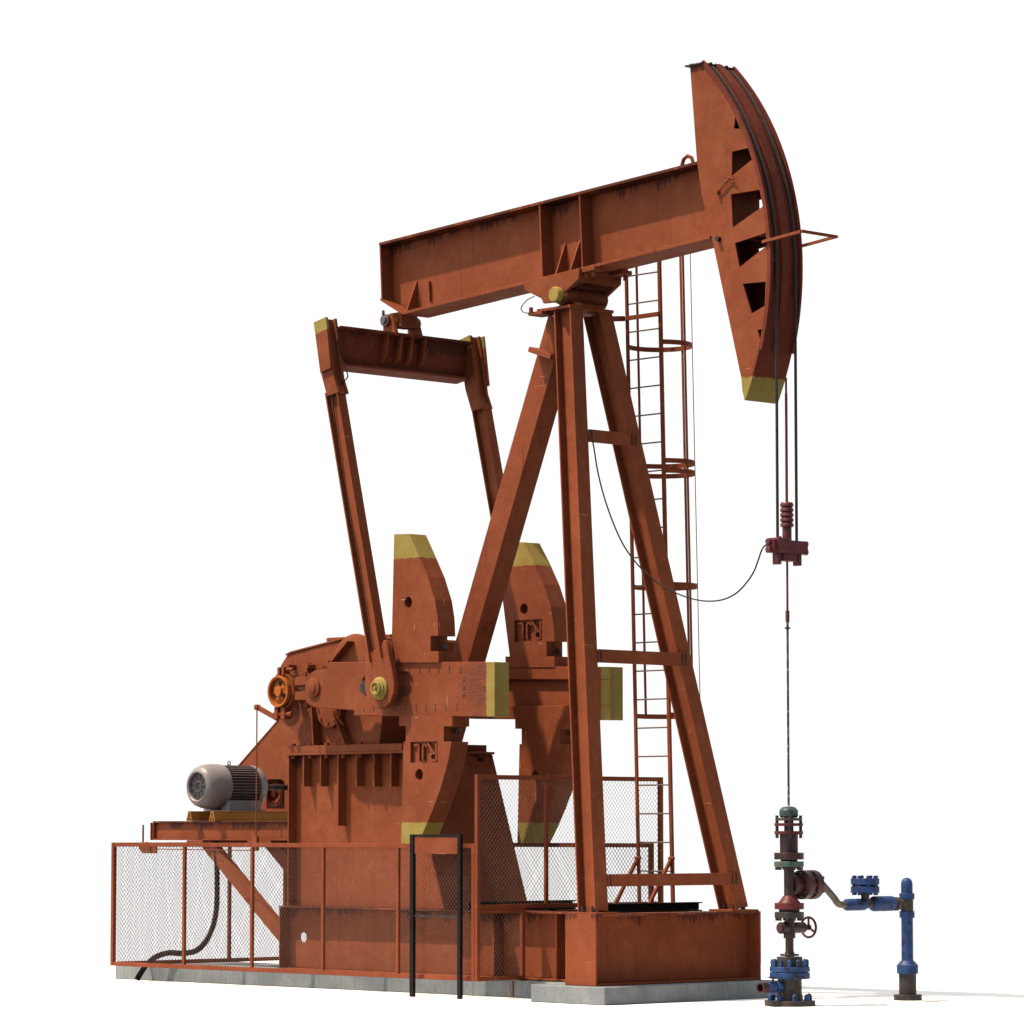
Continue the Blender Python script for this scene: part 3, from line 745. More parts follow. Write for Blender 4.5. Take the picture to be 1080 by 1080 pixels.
hubm = MB().lathe((bxx, -.86, bzz), (0, 1, 0), [(.055, -.004), (.06, .0), (.06, .036)], 24)
for k in range(3):
    a = k*2*math.pi/3+.5; hubm.cyl((bxx+.09*math.cos(a), -.835, bzz+.09*math.sin(a)), (bxx+.09*math.cos(a), -.82, bzz+.09*math.sin(a)), .013, 8)
hubm.build('hub', M['bright'], db, .002, True)
hd = MB()
for k in range(3):
    a = k*2*math.pi/3+1.5; hd.cyl((bxx+.095*math.cos(a), -.829, bzz+.095*math.sin(a)), (bxx+.095*math.cos(a), -.82, bzz+.095*math.sin(a)), .03, 14)
hd.build_each('opening_shade_disc', M['black'], db, 0, True)  # solid black discs; the shade of the drum's openings is put in as colour
MB().cyl((bxx, -.72, bzz), (bxx, .86, bzz), .055, 20).build('input_shaft', M['steel'], PJ, 0, True)
sh = MB()                                            # brake shoes hugging the drum
for a_0, a_1 in ((-75, 75), (105, 255)):
    v = []; f = []; K = 12
    for k in range(K+1):
        a = math.radians(a_0+(a_1-a_0)*k/K)
        for r, y in ((R+.004, -.80), (R+.034, -.80), (R+.034, -.72), (R+.004, -.72)): v.append((bxx+r*math.cos(a), y, bzz+r*math.sin(a)))
    for k in range(K):
        for j in range(4): f.append((k*4+j, k*4+(j+1) % 4, k*4+4+(j+1) % 4, k*4+4+j))
    f += [(0,1,2,3), tuple(K*4+j for j in range(4))]; sh.add(v, f)
sh.box(bxx-.06, bxx-.02, -.82, -.72, bzz+R, bzz+R+.10); sh.box(bxx+.02, bxx+.06, -.82, -.72, bzz+R, bzz+R+.10)
sh.cyl((bxx-.1, -.77, bzz+R+.07), (bxx+.18, -.77, bzz+R+.07), .022, 8)
sh.box(bxx-.09, bxx-.03, -.84, -.72, bzz-R-.14, bzz-R+.0); sh.box(bxx+.03, bxx+.1, -.84, -.72, bzz-R-.14, bzz-R+.0)
sh.cyl((bxx-.13, -.8, bzz-R-.08), (bxx+.2, -.8, bzz-R-.08), .03, 10)
sh.build('brake_shoe', M['rusty'], PJ, .004)
# brake lever and rod
lv = MB(); a = S(271.5, 746, -.8); b_ = S(291, 758, -.8)
lv.bar((a[0], -.8, a[1]), (b_[0]+.03, -.8, b_[1]), (0, 1, 0), .03, .06); lv.cyl((a[0], -.83, a[1]), (a[0], -.77, a[1]), .035, 12)
lv.build('brake_lever', M['paint'], PJ, .004)
r0_ = S(271, 747, -.82); r1_ = S(271, 893, -.82)
MB().tube([(r0_[0], -.82, r0_[1]), (r0_[0], -.82, r1_[1])], .008, 8).box(r0_[0]-.05, r0_[0]+.03, -.84, -.80, r1_[1]-.05, r1_[1]+.12).build('brake_rod', M['paint'], PJ, 0)

# --- belt guard behind the motor
BY = .80
gpts = SS(BY-.0, (294, 759), (255.7, 803), (240, 822), (240, 856), (312, 856), (330, 787), (330, 759))
op = SS(BY, (283, 822), (297, 822), (300, 825), (300, 853), (281, 853), (281, 824))
bgd = MB().py(gpts, BY, BY+.03, [op]); 
bg_o = bgd.build('belt_guard', M['paint'], PJ, .004)
MB().py(gpts, BY+.28, BY+.30).build('back_plate', M['rusty'], bg_o, 0)
shv = MB(); x, z = S(289, 837, BY+.1); shv.torus((x, BY+.12, z), (0, 1, 0), .12, .035, 36, 10); shv.lathe((x, BY+.08, z), (0, 1, 0), [(.05, 0), (.05, .1)], 20)
for k in range(4): a = k*math.pi/2+.4; shv.bar((x, BY+.12, z), (x+.12*math.cos(a), BY+.12, z+.12*math.sin(a)), (0, 1, 0), .03, .03)
shv.build('motor_sheave', M['rusty'], bg_o, 0, True)
edge = MB()
for (x0, z0), (x1, z1) in zip(gpts[:3], gpts[1:3]): edge.bar((x0, BY+.15, z0), (x1, BY+.15, z1), (0, 1, 0), .32, .012)
edge.build('edge_strip', M['paint'], bg_o, 0)

# --- motor platform
PLY = .62
L0 = S(161, 866, -PLY); L1 = S(303, 886.5, -PLY)
zt, zb_ = L0[1], L1[1]
def streaky(n): return paint(n, dirt=.55, streak=((0, 0, -1), -zt+.02, .12))
pfm = streaky('platform_paint')
for s in (-1, 1):
    b = MB(); y0, y1 = sorted((s*PLY, s*(PLY-.15)))
    b.box(L0[0], xa-.005, y0, y1, zt-.018, zt); b.box(L0[0], xa-.005, y0, y1, zb_, zb_+.018)
    yw = s*(PLY-.05); b.box(L0[0], xa-.005, yw-.009, yw+.009, zb_+.0185, zt-.0185)
    b.box(L0[0]-.001, L0[0]+.016, y0, y1, zb_+.0185, zt-.0185); b.box(L0[0]-.05, L0[0]-.03, y0, y1, zb_, zt-.02)
    b.build('platform_beam', pfm, PJ, .003)
b = MB()
for pa_, pb_ in ((198, 215), (262, 287)):
    x0 = S(pa_, 889, -PLY)[0]; x1 = S(pb_, 889, -PLY)[0]; b.box(x0, x1, -PLY-.02, PLY+.02, zb_-.03, zb_-.001)
b.box(L0[0]+.1, L0[0]+.2, -PLY+.2, PLY-.2, zb_+.02, zt-.03)
b.build_each('cross_member', M['rusty'], PJ, .003)
for s in (-1, 1):
    a = S(219, 886, -.5); c = S(300, 985, -.5)
    MB().bar((a[0], s*.5, zb_-.02), (XR-.005, s*.5, zb_-.02-(XR-.005-a[0])*1.0*(a[1]-c[1])/(c[0]-a[0])), (0, 1, 0), .10, .17).build('platform_brace', M['paint'], PJ, .004)
# slide rails
RZ = zt
for px in (199.5, 223.5):
    x, _ = S(px, 861, -.72)
    m = MB(); hR = S(px, 855.5, -.72)[1]-RZ
    prof = [(x-.055, RZ+.001), (x+.055, RZ+.001), (x+.05, RZ+.03), (x+.028, hR+RZ-.02), (x+.028, hR+RZ), (x-.028, hR+RZ), (x-.028, hR+RZ-.02), (x-.05, RZ+.03)]
    m.py(prof, -.72, .72)
    m.build('slide_rail', M['rail'], PJ, .002)
    g = MB(); g.py([(x-.012, RZ+.05), (x+.012, RZ+.05), (x+.006, hR+RZ-.02), (x-.006, hR+RZ-.02)], -.7225, -.7); g.py([(x-.038, RZ+.012), (x-.01, RZ+.012), (x-.01, RZ+.038), (x-.03, RZ+.038)], -.7225, -.7); g.py([(x+.038, RZ+.012), (x+.01, RZ+.012), (x+.01, RZ+.038), (x+.03, RZ+.038)], -.7225, -.7)
    g.build_each('socket_shade_block', M['black'], PJ, 0)  # black blocks on the rail end, painting the shade of its cutouts
# parking-brake bracket at the platform's left end
b = MB(); p = S(151, 870, -.8); q_ = S(152, 893, -.8)
b.tube([(p[0], -.8, p[1]), (p[0], -.8, q_[1])], .012, 8)
a = S(147.5, 890, -.8); c = S(166, 900, -.8)
b.py([(a[0], a[1]), (c[0], a[1]), (c[0], c[1]), (a[0]+.08, c[1]), (a[0], c[1]+.06)], -.82, -.80)
b.py([(p[0]-.02, q_[1]+.0), (p[0]+.14, q_[1]), (p[0]+.06, q_[1]+.06)], -.81, -.77)
w0 = S(166, 895.5, -.8); w1 = S(268, 897, -.8)
b.tube([(w0[0], -.8, w0[1]), (w1[0], -.8, w1[1])], .006, 6)
b.build('brake_link', M['paint'], PJ, 0)

# ------------------------------------------------------------------ electric motor
mx, mz = S(209.3, 829.5, -.64)
MR = .272; my0 = -.66; my1 = .20
MO = thing('electric_motor', (mx, -.2, RZ+hR), 'grey finned electric motor with round fan grille on ochre rails', 'motor')
body = MB().lathe((mx, my0+.33, mz), (0, 1, 0), [(.225, 0), (.225, my1-my0-.33)], 48)
for k in range(44):
    a = 2*math.pi*k/44; r = .25
    body.bar((mx+.24*math.cos(a), my0+.32, mz+.24*math.sin(a)), (mx+.24*math.cos(a), my1-.05, mz+.24*math.sin(a)), (math.cos(a), 0, math.sin(a)), .05, .009)
body.build('motor_body', M['finmetal'], MO, 0)
cw = MB(); n = 48
cw.lathe((mx, my0, mz), (0, 1, 0), [(.168, .05), (.168, .0), (.182, -.012), (.218, .004), (.246, .04), (.266, .10), (.278, .19), (.276, .34), (.262, .345)], 48)
cw.build('fan_cowl', M['silver'], MO, 0, True)
eb = MB().lathe((mx, my1-.05, mz), (0, 1, 0), [(.265, 0), (.268, .04), (.25, .10), (.20, .15), (.1, .17), (.1, .2)], 40); eb.build('end_bell', M['silver'], MO, 0, True)
MB().cyl((mx, my1+.15, mz), (mx, BY+.1, mz), .035, 16).build('shaft', M['bolt'], MO, 0, True)
gl = MB().cyl((mx, my0+.03, mz), (mx, my0+.045, mz), .163, 40)
gl.build('fan_grille', M['grille'], MO, 0, True)
gs = MB(); gs.torus((mx, my0+.02, mz), (0, 1, 0), .06, .006, 28, 6)
for k in range(10): a = 2*math.pi*k/10+.2; gs.bar((mx+.06*math.cos(a), my0+.02, mz+.06*math.sin(a)), (mx+.162*math.cos(a), my0+.02, mz+.162*math.sin(a)), (0, 1, 0), .005, .005)
gs.build('grille_spokes', M['finmetal'], MO, 0)
ft = MB().box(mx-.05, mx+.30, my0+.28, my1-.02, RZ+hR+.001, RZ+hR+.02)
ft.box(mx+.10, mx+.25, my0+.30, my1-.05, RZ+hR+.021, mz-.17)
ft.box(mx-.25, mx-.10, my0+.30, my1-.05, RZ+hR+.001, mz-.17)
ft.build('motor_foot', M['silver'], MO, .003)
MB().torus((mx, my0+.5, mz+.29), (1, 0, 0), .022, .008, 16, 6).cyl((mx, my0+.5, mz+.22), (mx, my0+.5, mz+.27), .014, 8).build('lifting_eye', M['silver'], MO, 0, True)

# power hose
hx = [(228.5, 868, -.50), (228.5, 900, -.52), (229, 935, -.55), (227.5, 965, -.6), (220, 988, -.68), (208, 1002, -.74), (192, 1005.5, -.8), (178, 1005, -.86), (165, 1009, -.93), (155, 1017, -1.0), (148, 1027, -1.05), (144.5, 1033, -1.07)]
pts = []
for a, b_, y in hx: x, z = S(a, b_, y); pts.append((x, y, max(z, .02)))
pp = smooth_path(pts, 14)
hs = MB(); hs.tube(pp, .030, 10)
for i in range(0, len(pp)-1, 1):
    hs.tube([pp[i].lerp(pp[i+1], .2), pp[i].lerp(pp[i+1], .6)], .036, 10)
tag(hs.build('power_hose', M['hose'], None, 0, True), 'black ribbed hose hanging from the motor platform and curving to the floor', 'hose')

# ------------------------------------------------------------------ guard fence panels
def clipseg(u0, v0, du, dv, W, H):
    t0, t1 = -1e9, 1e9
    for p, d_, L in ((u0, du, W), (v0, dv, H)):
        if abs(d_) < 1e-9: continue
        a, b_ = (0-p)/d_, (L-p)/d_; a, b_ = min(a, b_), max(a, b_); t0 = max(t0, a); t1 = min(t1, b_)
    return (t0, t1) if t1-t0 > 1e-4 else None
def mesh_net(o, U, W, H, nrm, dw=.052, dh=.060, r=.0023):
    m = MB(); o = Vector(o); U = Vector(U)
    for sg in (1, -1):
        off = Vector(nrm)*(sg*r*.55)
        k0 = int(-H*dw/dh/dw)-2; k1 = int(W/dw)+int(H/dh)+3
        for k in range(k0, k1):
            u0 = k*dw
            c = clipseg(u0, 0 if sg > 0 else 0, dw/2*sg, dh/2, W, H)
            if not c: continue
            a = o+U*(u0+c[0]*dw/2*sg)+Vector((0, 0, c[0]*dh/2))+off; b_ = o+U*(u0+c[1]*dw/2*sg)+Vector((0, 0, c[1]*dh/2))+off
            m.bar(a, b_, nrm, r, r)
    return m
def panel(name_label, o, U, W, H, posts, nrm, rails=(), group='wire mesh guard fence panels', t=.05, first=True):
    U = Vector(U); o = Vector(o)
    th = thing('fence_panel', o, name_label, 'fence', group)
    f = MB(); Z = Vector((0, 0, 1))
    f.bar(o+Z*t/2+U*t, o+U*(W-t)+Z*t/2, nrm, t*.8, t); f.bar(o+Z*(H-t/2)+U*t, o+U*(W-t)+Z*(H-t/2), nrm, t*.8, t)
    (f.bar(o+U*t/2, o+U*t/2+Z*H, nrm, t, t) if first else None); f.bar(o+U*(W-t/2), o+U*(W-t/2)+Z*H, nrm, t, t)
    f.build('frame', M['fence'], th, .004)
    for p in posts: MB().bar(o+U*p+Z*(t+.001), o+U*p+Z*(H-t-.001), nrm, t*.7, t*.85).build('post', M['fence'], th, .003)
    for z in rails: MB().bar(o+U*t+Z*z, o+U*(W-t)+Z*z, nrm, t*.6, t*.7).build('rail', M['fence'], th, .003)
    mesh_net(o+U*t*.6+Z*t*.6, U, W-t*1.2, H-t*1.2, nrm).build('wire_mesh', M['wire'], th, 0)
    return th
FN = -1.37; FXL, FXR = S(119, 900, FN)[0], -2.03
zf0 = S(119, 1018.5, FN)[1]; zf1 = S(119, 888.5, FN)[1]
panel('low wire mesh fence panel along the near side of the machine', (FXL, FN, zf0), (1, 0, 0), FXR-FXL, zf1-zf0,
      [S(p, 950, FN)[0]-FXL for p in (194.5, 266, 341, 420)], (0, 1, 0))
panel('low wire mesh fence panel along the far side of the machine', (FXL, 1.42, zf0), (1, 0, 0), FXR-FXL-.02, zf1-zf0,
      [S(p, 950, 1.42)[0]-FXL for p in (420, 500)], (0, 1, 0))
ycol = FX(242, 950, FXL+.06)[0]
panel('low wire mesh fence panel across the left rear end behind the motor', (FXL+.026, FN+.027, zf0), (0, 1, 0), 1.42-FN-.054, zf1-zf0, [ycol-FN], (1, 0, 0), first=False)
FXX = -2.0
yl, zt_ = FX(502, 817, FXX); yr = FX(698, 820, FXX)[0]; zl = ZT+.03
panel('tall wire mesh fence panel crossing behind the samson post legs', (FXX, yl, zl), (0, 1, 0), yr-yl, zt_-zl, [FX(576, 900, FXX)[0]-yl], (1, 0, 0))
panel('small square mesh panel at the floor, beside the skid and below the tall panel', (FXX, yl, zf0+.0), (0, 1, 0), -.67-yl, zl-zf0-.002, [], (1, 0, 0), t=.045)

# ------------------------------------------------------------------ black sign frame
SY = -1.47
x0, _ = S(435, 1050.5, SY); x1, _ = S(485, 1052.5, SY); zt2 = S(435, 880, SY)[1]
sf = thing('sign_frame', ((x0+x1)/2, SY, 0), 'slim black upright frame standing on the floor in front of the fence', 'frame')
MB().box(x0-.03, x0+.03, SY-.02, SY+.02, 0, zt2).build('post', M['black'], sf, .002)
MB().box(x1-.025, x1+.025, SY-.02, SY+.02, 0, zt2).build('post', M['black'], sf, .002)
MB().box(x0+.031, x1-.026, SY-.012, SY+.012, zt2-.025, zt2).build('top_bar', M['black'], sf, .002)
zlb = S(440, 966, SY)[1]
MB().box(x0+.031, x1-.026, SY-.008, SY+.008, zlb-.012, zlb+.012).build('lower_bar', M['bolt'], sf, .002)
zp = S(440, 900.5, SY)[1]
MB().box(x0+.031, x1-.026, SY-.005, SY+.005, zp, zt2-.026).build('sign_plate', M['fence'], sf, .002)

# ------------------------------------------------------------------ caged ladder
LY0, LY1 = 1.0, .80                                  # bottom, top
zlb0, zlt = ZT+.0, 8.75
def lpt(px, py):                                      # iterate on the leaning ladder plane
    z = 4
    for _ in range(8):
        Y = LY0+(LY1-LY0)*(z-ZT)/(zlt-ZT); x, z = S(px, py, Y)
    return x
LXl = (lpt(675, 945)+lpt(660, 300))/2; LXr = (lpt(711, 945)+lpt(694.5, 300))/2
def ly(z): return LY0+(LY1-LY0)*(z-ZT)/(zlt-ZT)
LD = thing('caged_ladder', ((LXl+LXr)/2, LY0, ZT), 'tall thin rust-red ladder with hooped safety cage behind the samson post', 'ladder')
for x in (LXl, LXr): MB().bar((x, ly(ZT), ZT), (x, ly(zlt), zlt), (1, 0, 0), .045 if x == LXr else .035, .03).build('stringer', M['fence'], LD, .002)
rung_z = lambda py: FX(690, py, LXr)[1]
zr = None
z = 3
zs = []
for _ in range(8): z = S(686, 828, ly(z))[1]
base = z
k = -3
while base+k*.324 < zlt-.1:
    zz = base+k*.324
    if zz > ZT+.1: MB().tube([(LXl, ly(zz), zz), (LXr, ly(zz), zz)], .009, 6).build('rung', M['wire'], LD, 0)
    k += 1
HR = .335; hcx = (LXl+LXr)/2
def hoop_pts(z, n=56):
    h = (LXr-LXl)/2; cyo = .25; R_ = math.hypot(h, cyo)
    a_s = math.atan2(-cyo, -h); pts = []
    a_0 = math.atan2(-cyo, h); a_1 = math.pi*2+math.atan2(-cyo, -h)
    for k in range(n+1): a = a_0+(a_1-a_0)*k/n; pts.append(Vector((hcx+R_*math.cos(a), ly(z)+cyo+R_*math.sin(a)*1.0, z)))
    return pts
hz = []
for py in (366, 490, 500.5, 619.5, 755.5):
    z = 4
    for _ in range(8): z = S(686, py, ly(z)+.25)[1]
    hz.append(z)
for z in hz:
    m = MB(); P_ = hoop_pts(z)
    for a, b_ in zip(P_, P_[1:]): m.bar(a, b_, (0, 0, 1), .055, .010)
    m.build('hoop', M['fence'], LD, 0)
P_ = hoop_pts(0)
n = 28
for k in (10, 19, 28, 37, 46):
    v = hoop_pts(hz[-1])[k]; u = hoop_pts(8.7)[k]
    rad = Vector((v.x-hcx, v.y-(ly(hz[-1])+.25), 0)).normalized()
    MB().bar(v+rad*.010, u+rad*.010, rad, .008, .032).build('cage_strap', M['fence'], LD, 0)
for x in (LXl, LXr):
    z = S(673, 905, ly(1.5))[1]; MB().bar((x, ly(z)-.01, z), (x-.05, ly(z)-.36, ZT+.01), (1, 0, 0), .035, .035).cyl((x-.03, ly(z)-.02, z), (x+.05, ly(z)-.02, z), .02, 8).build('brace', M['fence'], LD, .002)
zz = S(678, 334, ly(7.6))[1]
m = MB().bar((LXl-.02, ly(zz)-.03, zz), (LXr, ly(zz)-.03, zz), (0, 1, 0), .03, .05); m.bar((LXl-.02, ly(zz)-.04, zz), (cx1-.15, .30, PLZ-.09), (1, 0, 0), .03, .06)
m.build('top_bracket', M['rusty'], LD, .002)

# ------------------------------------------------------------------ bridle, carrier bar, polished rod
WX = S(831.5, 800, 0)[0]
BR = thing('rope_bridle', (WX, 0, 5.0), 'two black wire ropes over the horse head holding the dark red carrier bar', 'bridle')
for s, pxs in ((-1, 819.8), (1, 842.3)):
    yy = s*.15; pts = []
    for k in range(40):
        t = .02+.98*k/39; a = a0+(a1-a0)*t; x = CX+(CR+.014)*math.cos(a); z = CZ+(CR+.014)*math.sin(a)
        pts.append(Vector((x, yy, z)))
        if a <= 0.0: break
    xt = pts[-1].x
    zend = S(pxs, 575, yy)[1]
    for z in (6.5, 5.8, zend): pts.append(Vector((xt+(WX-xt)*min(1, (pts[39 if False else -1].z-z)/ (pts[-1].z-zend+.0001)) if False else xt+(WX-xt)*.5, yy, z)))
    MB().tube(pts, .016, 8).build('wire_rope', M['rope'], BR, 0, True)
def wz(py): return S(831.5, py, 0)[1]
cb = MB()
cb.box(WX-.06, WX+.06, -.27, .27, wz(584), wz(570)); cb.box(WX-.08, WX+.08, -.22, -.03, wz(583), wz(568)); cb.box(WX-.05, WX+.05, -.10, .10, wz(592), wz(583.9))
for s in (-1, 1):
    cb.box(WX-.04, WX+.04, s*.16-.03, s*.16+.03, wz(596), wz(583.9))
    for zz in (wz(572.5), wz(581)): cb.cyl((WX, s*.27, zz), (WX, s*.31, zz), .035, 10)
cb.cyl((WX, 0, wz(570)), (WX, 0, wz(556)), .05, 16)
cb.build('carrier_bar', M['dkred'], BR, .006)
tg = MB(); z0 = wz(556); z1 = wz(529.5); n5 = 5
for i in range(n5):
    a = z0+(z1-z0)*i/n5; b_ = z0+(z1-z0)*(i+1)/n5
    tg.lathe((WX, 0, a), (0, 0, 1), [(.055, 0), (.072, .008), (.072, (b_-a)-.02), (.058, (b_-a)-.002)], 16)
tg.build('rod_clamp', M['dkred'], BR, 0, True)
pr_ = thing('polished_rod', (WX, 0, 2.1), 'thin vertical polished rod, red above and black below, entering the wellhead', 'rod')
MB().cyl((WX, 0, wz(650)), (WX, 0, wz(398)), .012, 10).cyl((WX, 0, wz(529)), (WX, 0, wz(415)), .015, 10).build('upper_rod', M['dkred'], pr_, 0, True)
MB().cyl((WX, 0, wz(656)), (WX, 0, wz(644)), .022, 10).build('coupling', M['dkred'], pr_, 0, True)
lr = MB(); lr.cyl((WX, 0, wz(664)), (WX, 0, wz(656)), .014, 10).cyl((WX, 0, wz(663.5)), (WX, 0, wz(661.5)), .03, 10)
tw = [(WX, 0, wz(664)-(wz(664)-wz(850))*k/70) for k in range(71)]
lr.tube(tw, .0125, 8); lr.build('lower_rod', plain('worn_rod_steel', (.012, .012, .013), (.03, .03, .032), 9, .4, .3, .4, (.16, .16, .17), (6, 6, 1)), pr_, 0, True)

# sensor cable from the samson crossbar to the carrier bar
sp = [(622, 453), (626, 470), (630, 495), (636, 520), (645, 547), (656, 572), (668, 590), (680, 603), (696, 616), (712, 625), (728, 631), (745, 634), (762, 632.5), (776, 626), (787, 615), (795, 603), (800, 590), (804, 579), (810, 573), (818, 568), (824, 566)]
xc_, _ = front_at(5.8); n = len(sp)
pts = []
yA, yB = -.55, -.06
for i, (a, b_) in enumerate(sp):
    y = yA+(yB-yA)*((a-622)/(824-622)); x, z = S(a, b_, y); pts.append((x, y, z))
tag(MB().tube(smooth_path(pts, 5), .0085, 6).build('sensor_cable', M['hose'], None, 0, True), 'thin black cable looping from the samson post crossbar to the carrier bar', 'cable')

# ------------------------------------------------------------------ wellhead
def ring(m, cx, cy, z, r, n, rb_, h, dome=False):
    for k in range(n):
        a = 2*math.pi*k/n+.2; m.lathe((cx+r*math.cos(a), cy+r*math.sin(a), z), (0, 0, 1), [(rb_, 0), (rb_, h)]+([(rb_*.8, h+rb_*.5), (rb_*.3, h+rb_*.9)] if dome else []), 8)
WH = thing('wellhead', (WX, 0, 0), 'grimy red and blue wellhead stack with handwheel, below the polished rod', 'wellhead')
def cz_(a, b_): return wz(b_)+.005, wz(a)+.005       # bottom, top
def disc(name, mat, items, bev=.004):
    m = MB()
    for y0, y1, r, *rt in items:
        a, b_ = cz_(y0, y1); a = max(a, 0.0)
        m.lathe((WX, 0, a), (0, 0, 1), [(r, 0), (rt[0] if rt else r, b_-a)], 32)
    return m, lambda: m.build(name, mat, WH, bev, True)
m, B_ = disc('base_flange', M['wellgrime'], [(1055.5, 1060.9, .27)]); bfl = B_()
g = MB(); ring(g, WX, 0, wz(1055.5), .21, 8, .03, .05, True)
g.build_each('flange_bolt', M['wellblue'], bfl, 0, True)
m, B_ = disc('casing_head', M['wellgrime'], [(1031, 1056, .128), (1009.5, 1021, .135), (1006.5, 1008.5, .10), (1004, 1009, .05)]); ch = B_()
m, B_ = disc('casing_flange', M['wellblue'], [(1020, 1025.3, .215), (1026, 1032.7, .215)]); cf = B_()
g = MB(); ring(g, WX, 0, wz(1020), .18, 12, .022, .065, True)
g.build_each('stud_bolt', M['wellblue'], cf, 0, True)
m, B_ = disc('lower_neck', M['wellred'], [(985, 1007, .043), (978, 990, .062)]); B_()
vb = MB(); a = wz(978.5)
vb.cyl((WX, 0, wz(988)), (WX, 0, wz(968)), .055, 20); vb.cyl((WX, -.14, a), (WX, -.05, a), .062, 20, .062); vb.cyl((WX, .03, a), (WX, .22, a), .058, 20); vb.cyl((WX, -.16, a), (WX, -.14, a), .045, 16)
vbo = vb.build('gate_valve', M['wellred'], WH, .004, True)
MB().cyl((WX, .20, a), (WX, .31, a), .014, 10).torus((WX, .30, a), (0, 1, 0), .105, .013, 32, 8).cyl((WX, .285, a), (WX, .315, a), .03, 12).bar((WX, .30, a), (WX, .30, a+.1), (0, 1, 0), .014, .02).bar((WX, .30, a), (WX+.09, .30, a-.05), (0, 1, 0), .014, .02).bar((WX, .30, a), (WX-.09, .30, a-.05), (0, 1, 0), .014, .02).build('handwheel', M['wellred2'], vbo, 0, True)
m, B_ = disc('tubing_flange', M['wellgrime'], [(962.3, 968.5, .155)]); tfo = B_()
g = MB(); ring(g, WX, 0, wz(971), .13, 10, .018, .03); g.build_each('flange_bolt', M['wellgrime'], tfo, 0, True)
m, B_ = disc('red_flange', M['wellred2'], [(952.8, 959.4, .155), (945, 952.8, .12, .06)]); B_()
m, B_ = disc('connector_ring', M['wellred'], [(959.4, 962.3, .11)]); B_()
m, B_ = disc('tee_body', M['wellred'], [(915, 946, .055)]); B_()
tf_ = MB(); a = wz(933.3)
tf_.cyl((WX, .03, a), (WX, .20, a), .09, 24); tf_.lathe((WX, .16, a), (0, 1, 0), [(.14, 0), (.155, .01), (.155, .09), (.14, .10)], 32); tf_.cyl((WX, .26, a), (WX, .30, a), .12, 24); tf_.lathe((WX, .30, a), (0, 1, 0), [(.14, 0), (.155, .01), (.155, .09), (.14, .10)], 32)
tfb = tf_.build('side_flange', M['wellred'], WH, .003, True)
g = MB()
for k in range(10): t = 2*math.pi*k/10; g.cyl((WX+.125*math.cos(t), .13, a+.125*math.sin(t)), (WX+.125*math.cos(t), .43, a+.125*math.sin(t)), .016, 8)
g.build_each('stud_bolt', M['wellred'], tfb, 0, True)
m, B_ = disc('worn_green_flange', M['wellgreen'], [(909, 914.8, .157)]); gf = B_()
g = MB(); ring(g, WX, 0, wz(917.5), .13, 10, .018, .03); g.build_each('flange_bolt', M['wellred'], gf, 0, True)
m, B_ = disc('upper_flange', M['wellred'], [(899.8, 907, .157), (907, 909, .09), (914.8, 916.5, .08)]); B_()
m, B_ = disc('stuffing_box', M['wellred'], [(880.5, 900, .096), (862, 882, .05)]); sbx = B_()
m, B_ = disc('gland_plate', M['wellred2'], [(877, 880.6, .152), (868.6, 871.7, .152)], .002); B_()
m, B_ = disc('gland_ring', M['wellgrime'], [(863.2, 866, .143)], .002); B_()
g = MB()
for k in range(4): t = math.pi/4*0+k*math.pi/2+.82; g.cyl((WX+.125*math.cos(t), .125*math.sin(t), wz(884)), (WX+.125*math.cos(t), .125*math.sin(t), wz(860)), .017, 8)
g.build_each('gland_bolt', M['wellgrime'], sbx, 0, True)
m = MB().lathe((WX, 0, wz(862.5)), (0, 0, 1), [(.085, 0), (.10, .02), (.098, .08), (.07, .112), (.03, .12)], 28); m.build('gland_cap', M['wellcap'], WH, 0, True)
nz_ = MB(); a = wz(1040.5)
nz_.cyl((WX, -.10, a), (WX, -.36, a), .042, 20); nz_.cyl((WX, -.16, a), (WX, -.22, a), .06, 20); nz_.lathe((WX, -.24, a), (0, -1, 0), [(.04, 0), (.058, .02), (.058, .08), (.045, .1)], 20)
no = nz_.build('side_outlet', M['wellblue'], WH, .003, True)
MB().lathe((WX, -.36, a), (0, -1, 0), [(.04, 0), (.056, .005), (.056, .10), (.042, .10), (.042, .03), (.001, .03)], 24).build('outlet_cap', M['wellred'], no, 0, True)
MB().bar((WX-.02, -.20, a+.09), (WX+.02, -.36, a+.11), (0, 0, 1), .012, .03).cyl((WX, -.26, a+.04), (WX, -.26, a+.10), .012, 8).build('lever', M['wellgrime'], no, 0)

# flowline and riser
def yat(px): return FX(px, 950, WX)[0]
FLN = thing('flow_line', (WX, .8, 0), 'bare steel gooseneck and blue valve between the wellhead and the riser', 'pipe')
a = wz(933.3); b_ = wz(955.5)
pth = [(WX, .40, a+.05), (WX, .44, a+.055), (WX, .50, a+.02), (WX, yat(879), wz(947)), (WX, yat(884), wz(954)), (WX, yat(890), b_), (WX, yat(898), b_)]
MB().tube(smooth_path(pth, 8), .037, 14).build('gooseneck_pipe', M['pipe'], FLN, 0, True)
fv = MB()
fv.lathe((WX, yat(891), b_), (0, 1, 0), [(.045, 0), (.064, .03), (.064, yat(911)-yat(891)), (.05, yat(911)-yat(891)+.01)], 24)
fv.lathe((WX, yat(919.5), b_+.005), (0, 1, 0), [(.06, 0), (.082, .03), (.082, yat(942)-yat(919.5)-.03), (.06, yat(942)-yat(919.5))], 24)
fvo = fv.build('valve_body', M['wellblue'], FLN, .003, True)
yv = yat(912.5)
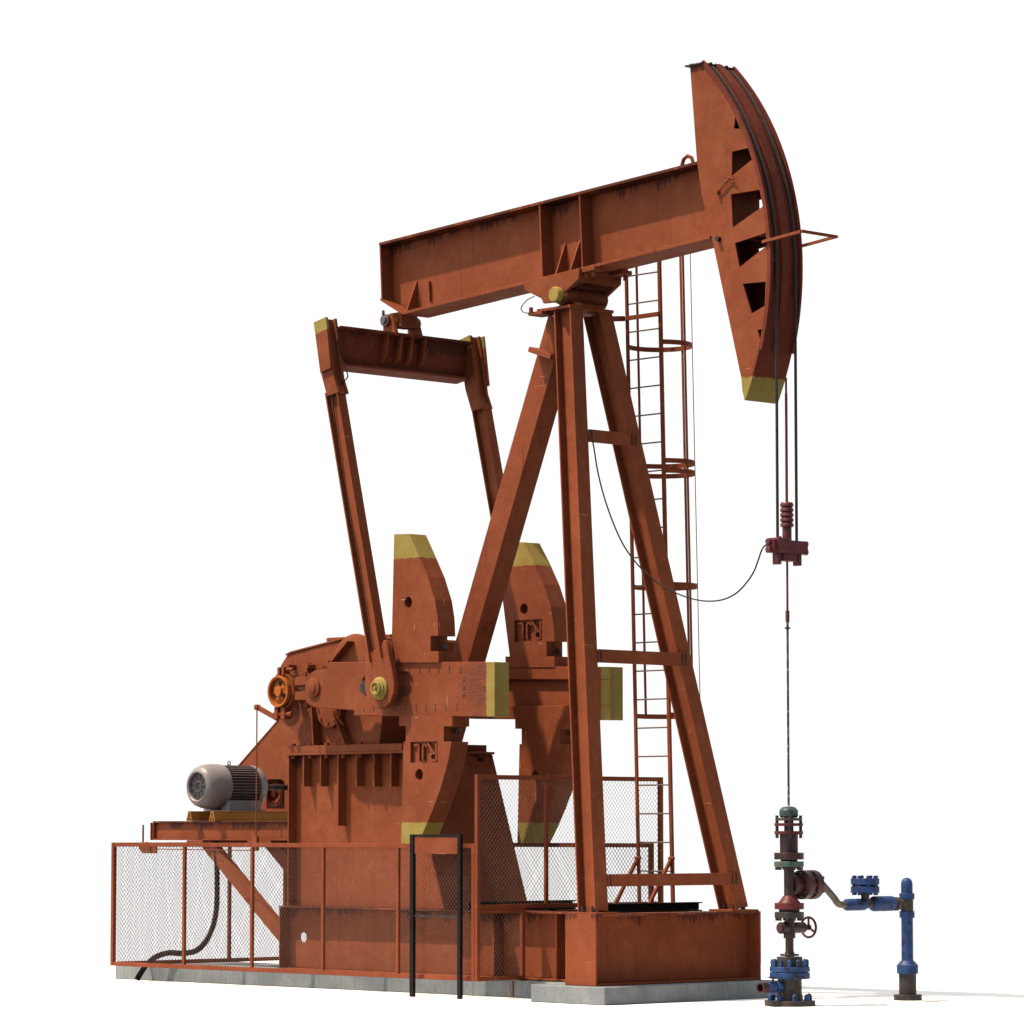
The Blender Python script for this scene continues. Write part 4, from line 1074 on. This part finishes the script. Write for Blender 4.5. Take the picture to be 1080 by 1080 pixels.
MB().cyl((WX, yat(909), b_), (WX, yat(924), b_), .045, 20).cyl((WX, yv, b_), (WX, yv, wz(943)), .045, 20).cyl((WX, yat(942), b_), (WX, yat(950), b_), .04, 16).lathe((WX, yat(943), b_), (0, 1, 0), [(.05, 0), (.075, .01), (.075, .05), (.05, .07)], 24).build_each('valve_neck', M['wellgrime'], FLN, .003, True)
bo = MB().cyl((WX, yv, wz(934)), (WX, yv, wz(927.5)), .155, 32)
bo.cyl((WX, yv, wz(943)), (WX, yv, wz(936.2)), .155, 32).cyl((WX, yv, wz(936.2)), (WX, yv, wz(934)), .1, 24)
boo = bo.build('bonnet_flange', M['wellblue'], FLN, .003, True)
g = MB(); ring(g, WX, yv, wz(945.5), .125, 8, .02, .05+.16); g.build_each('bonnet_bolt', M['wellblue'], boo, 0, True)
RY = yat(956.5)
RS = thing('riser_pipe', (WX, RY, 0), 'blue vertical riser pipe with domed cap and dark base flange', 'pipe')
def rz(py): return S(956.5, py, RY)[1]
z00 = 0
MB().cyl((WX, RY, 0), (WX, RY, .062), .155, 32).build('base_flange', M['wellgrime'], RS, .004, True)
MB().cyl((WX, RY, .063), (WX, RY, rz(1027)), .096, 28).build('lower_pipe', M['wellgrime'], RS, 0, True)
MB().lathe((WX, RY, rz(1027)), (0, 0, 1), [(.117, 0), (.117, rz(1018)-rz(1027)), (.07, rz(1013)-rz(1027))], 28).build('reducer_collar', M['wellblue'], RS, .004, True)
MB().cyl((WX, RY, rz(1014)), (WX, RY, rz(967)), .064, 28).build('riser_body', M['wellblue'], RS, 0, True)
MB().cyl((WX, RY, rz(968)), (WX, RY, rz(961)), .083, 28).cyl((WX, RY, rz(948.5)), (WX, RY, rz(942)), .083, 28).build('tee_collar', M['wellblue'], RS, .004, True)
MB().cyl((WX, RY, rz(961)), (WX, RY, rz(948.5)), .07, 28).cyl((WX, RY-.11, b_), (WX, RY-.03, b_), .05, 20).build('tee', M['wellgrime'], RS, .003, True)
MB().lathe((WX, RY, rz(942)), (0, 0, 1), [(.064, 0), (.064, .10), (.058, .13), (.042, .155), (.015, .168)], 28).build('domed_cap', M['wellblue'], RS, 0, True)
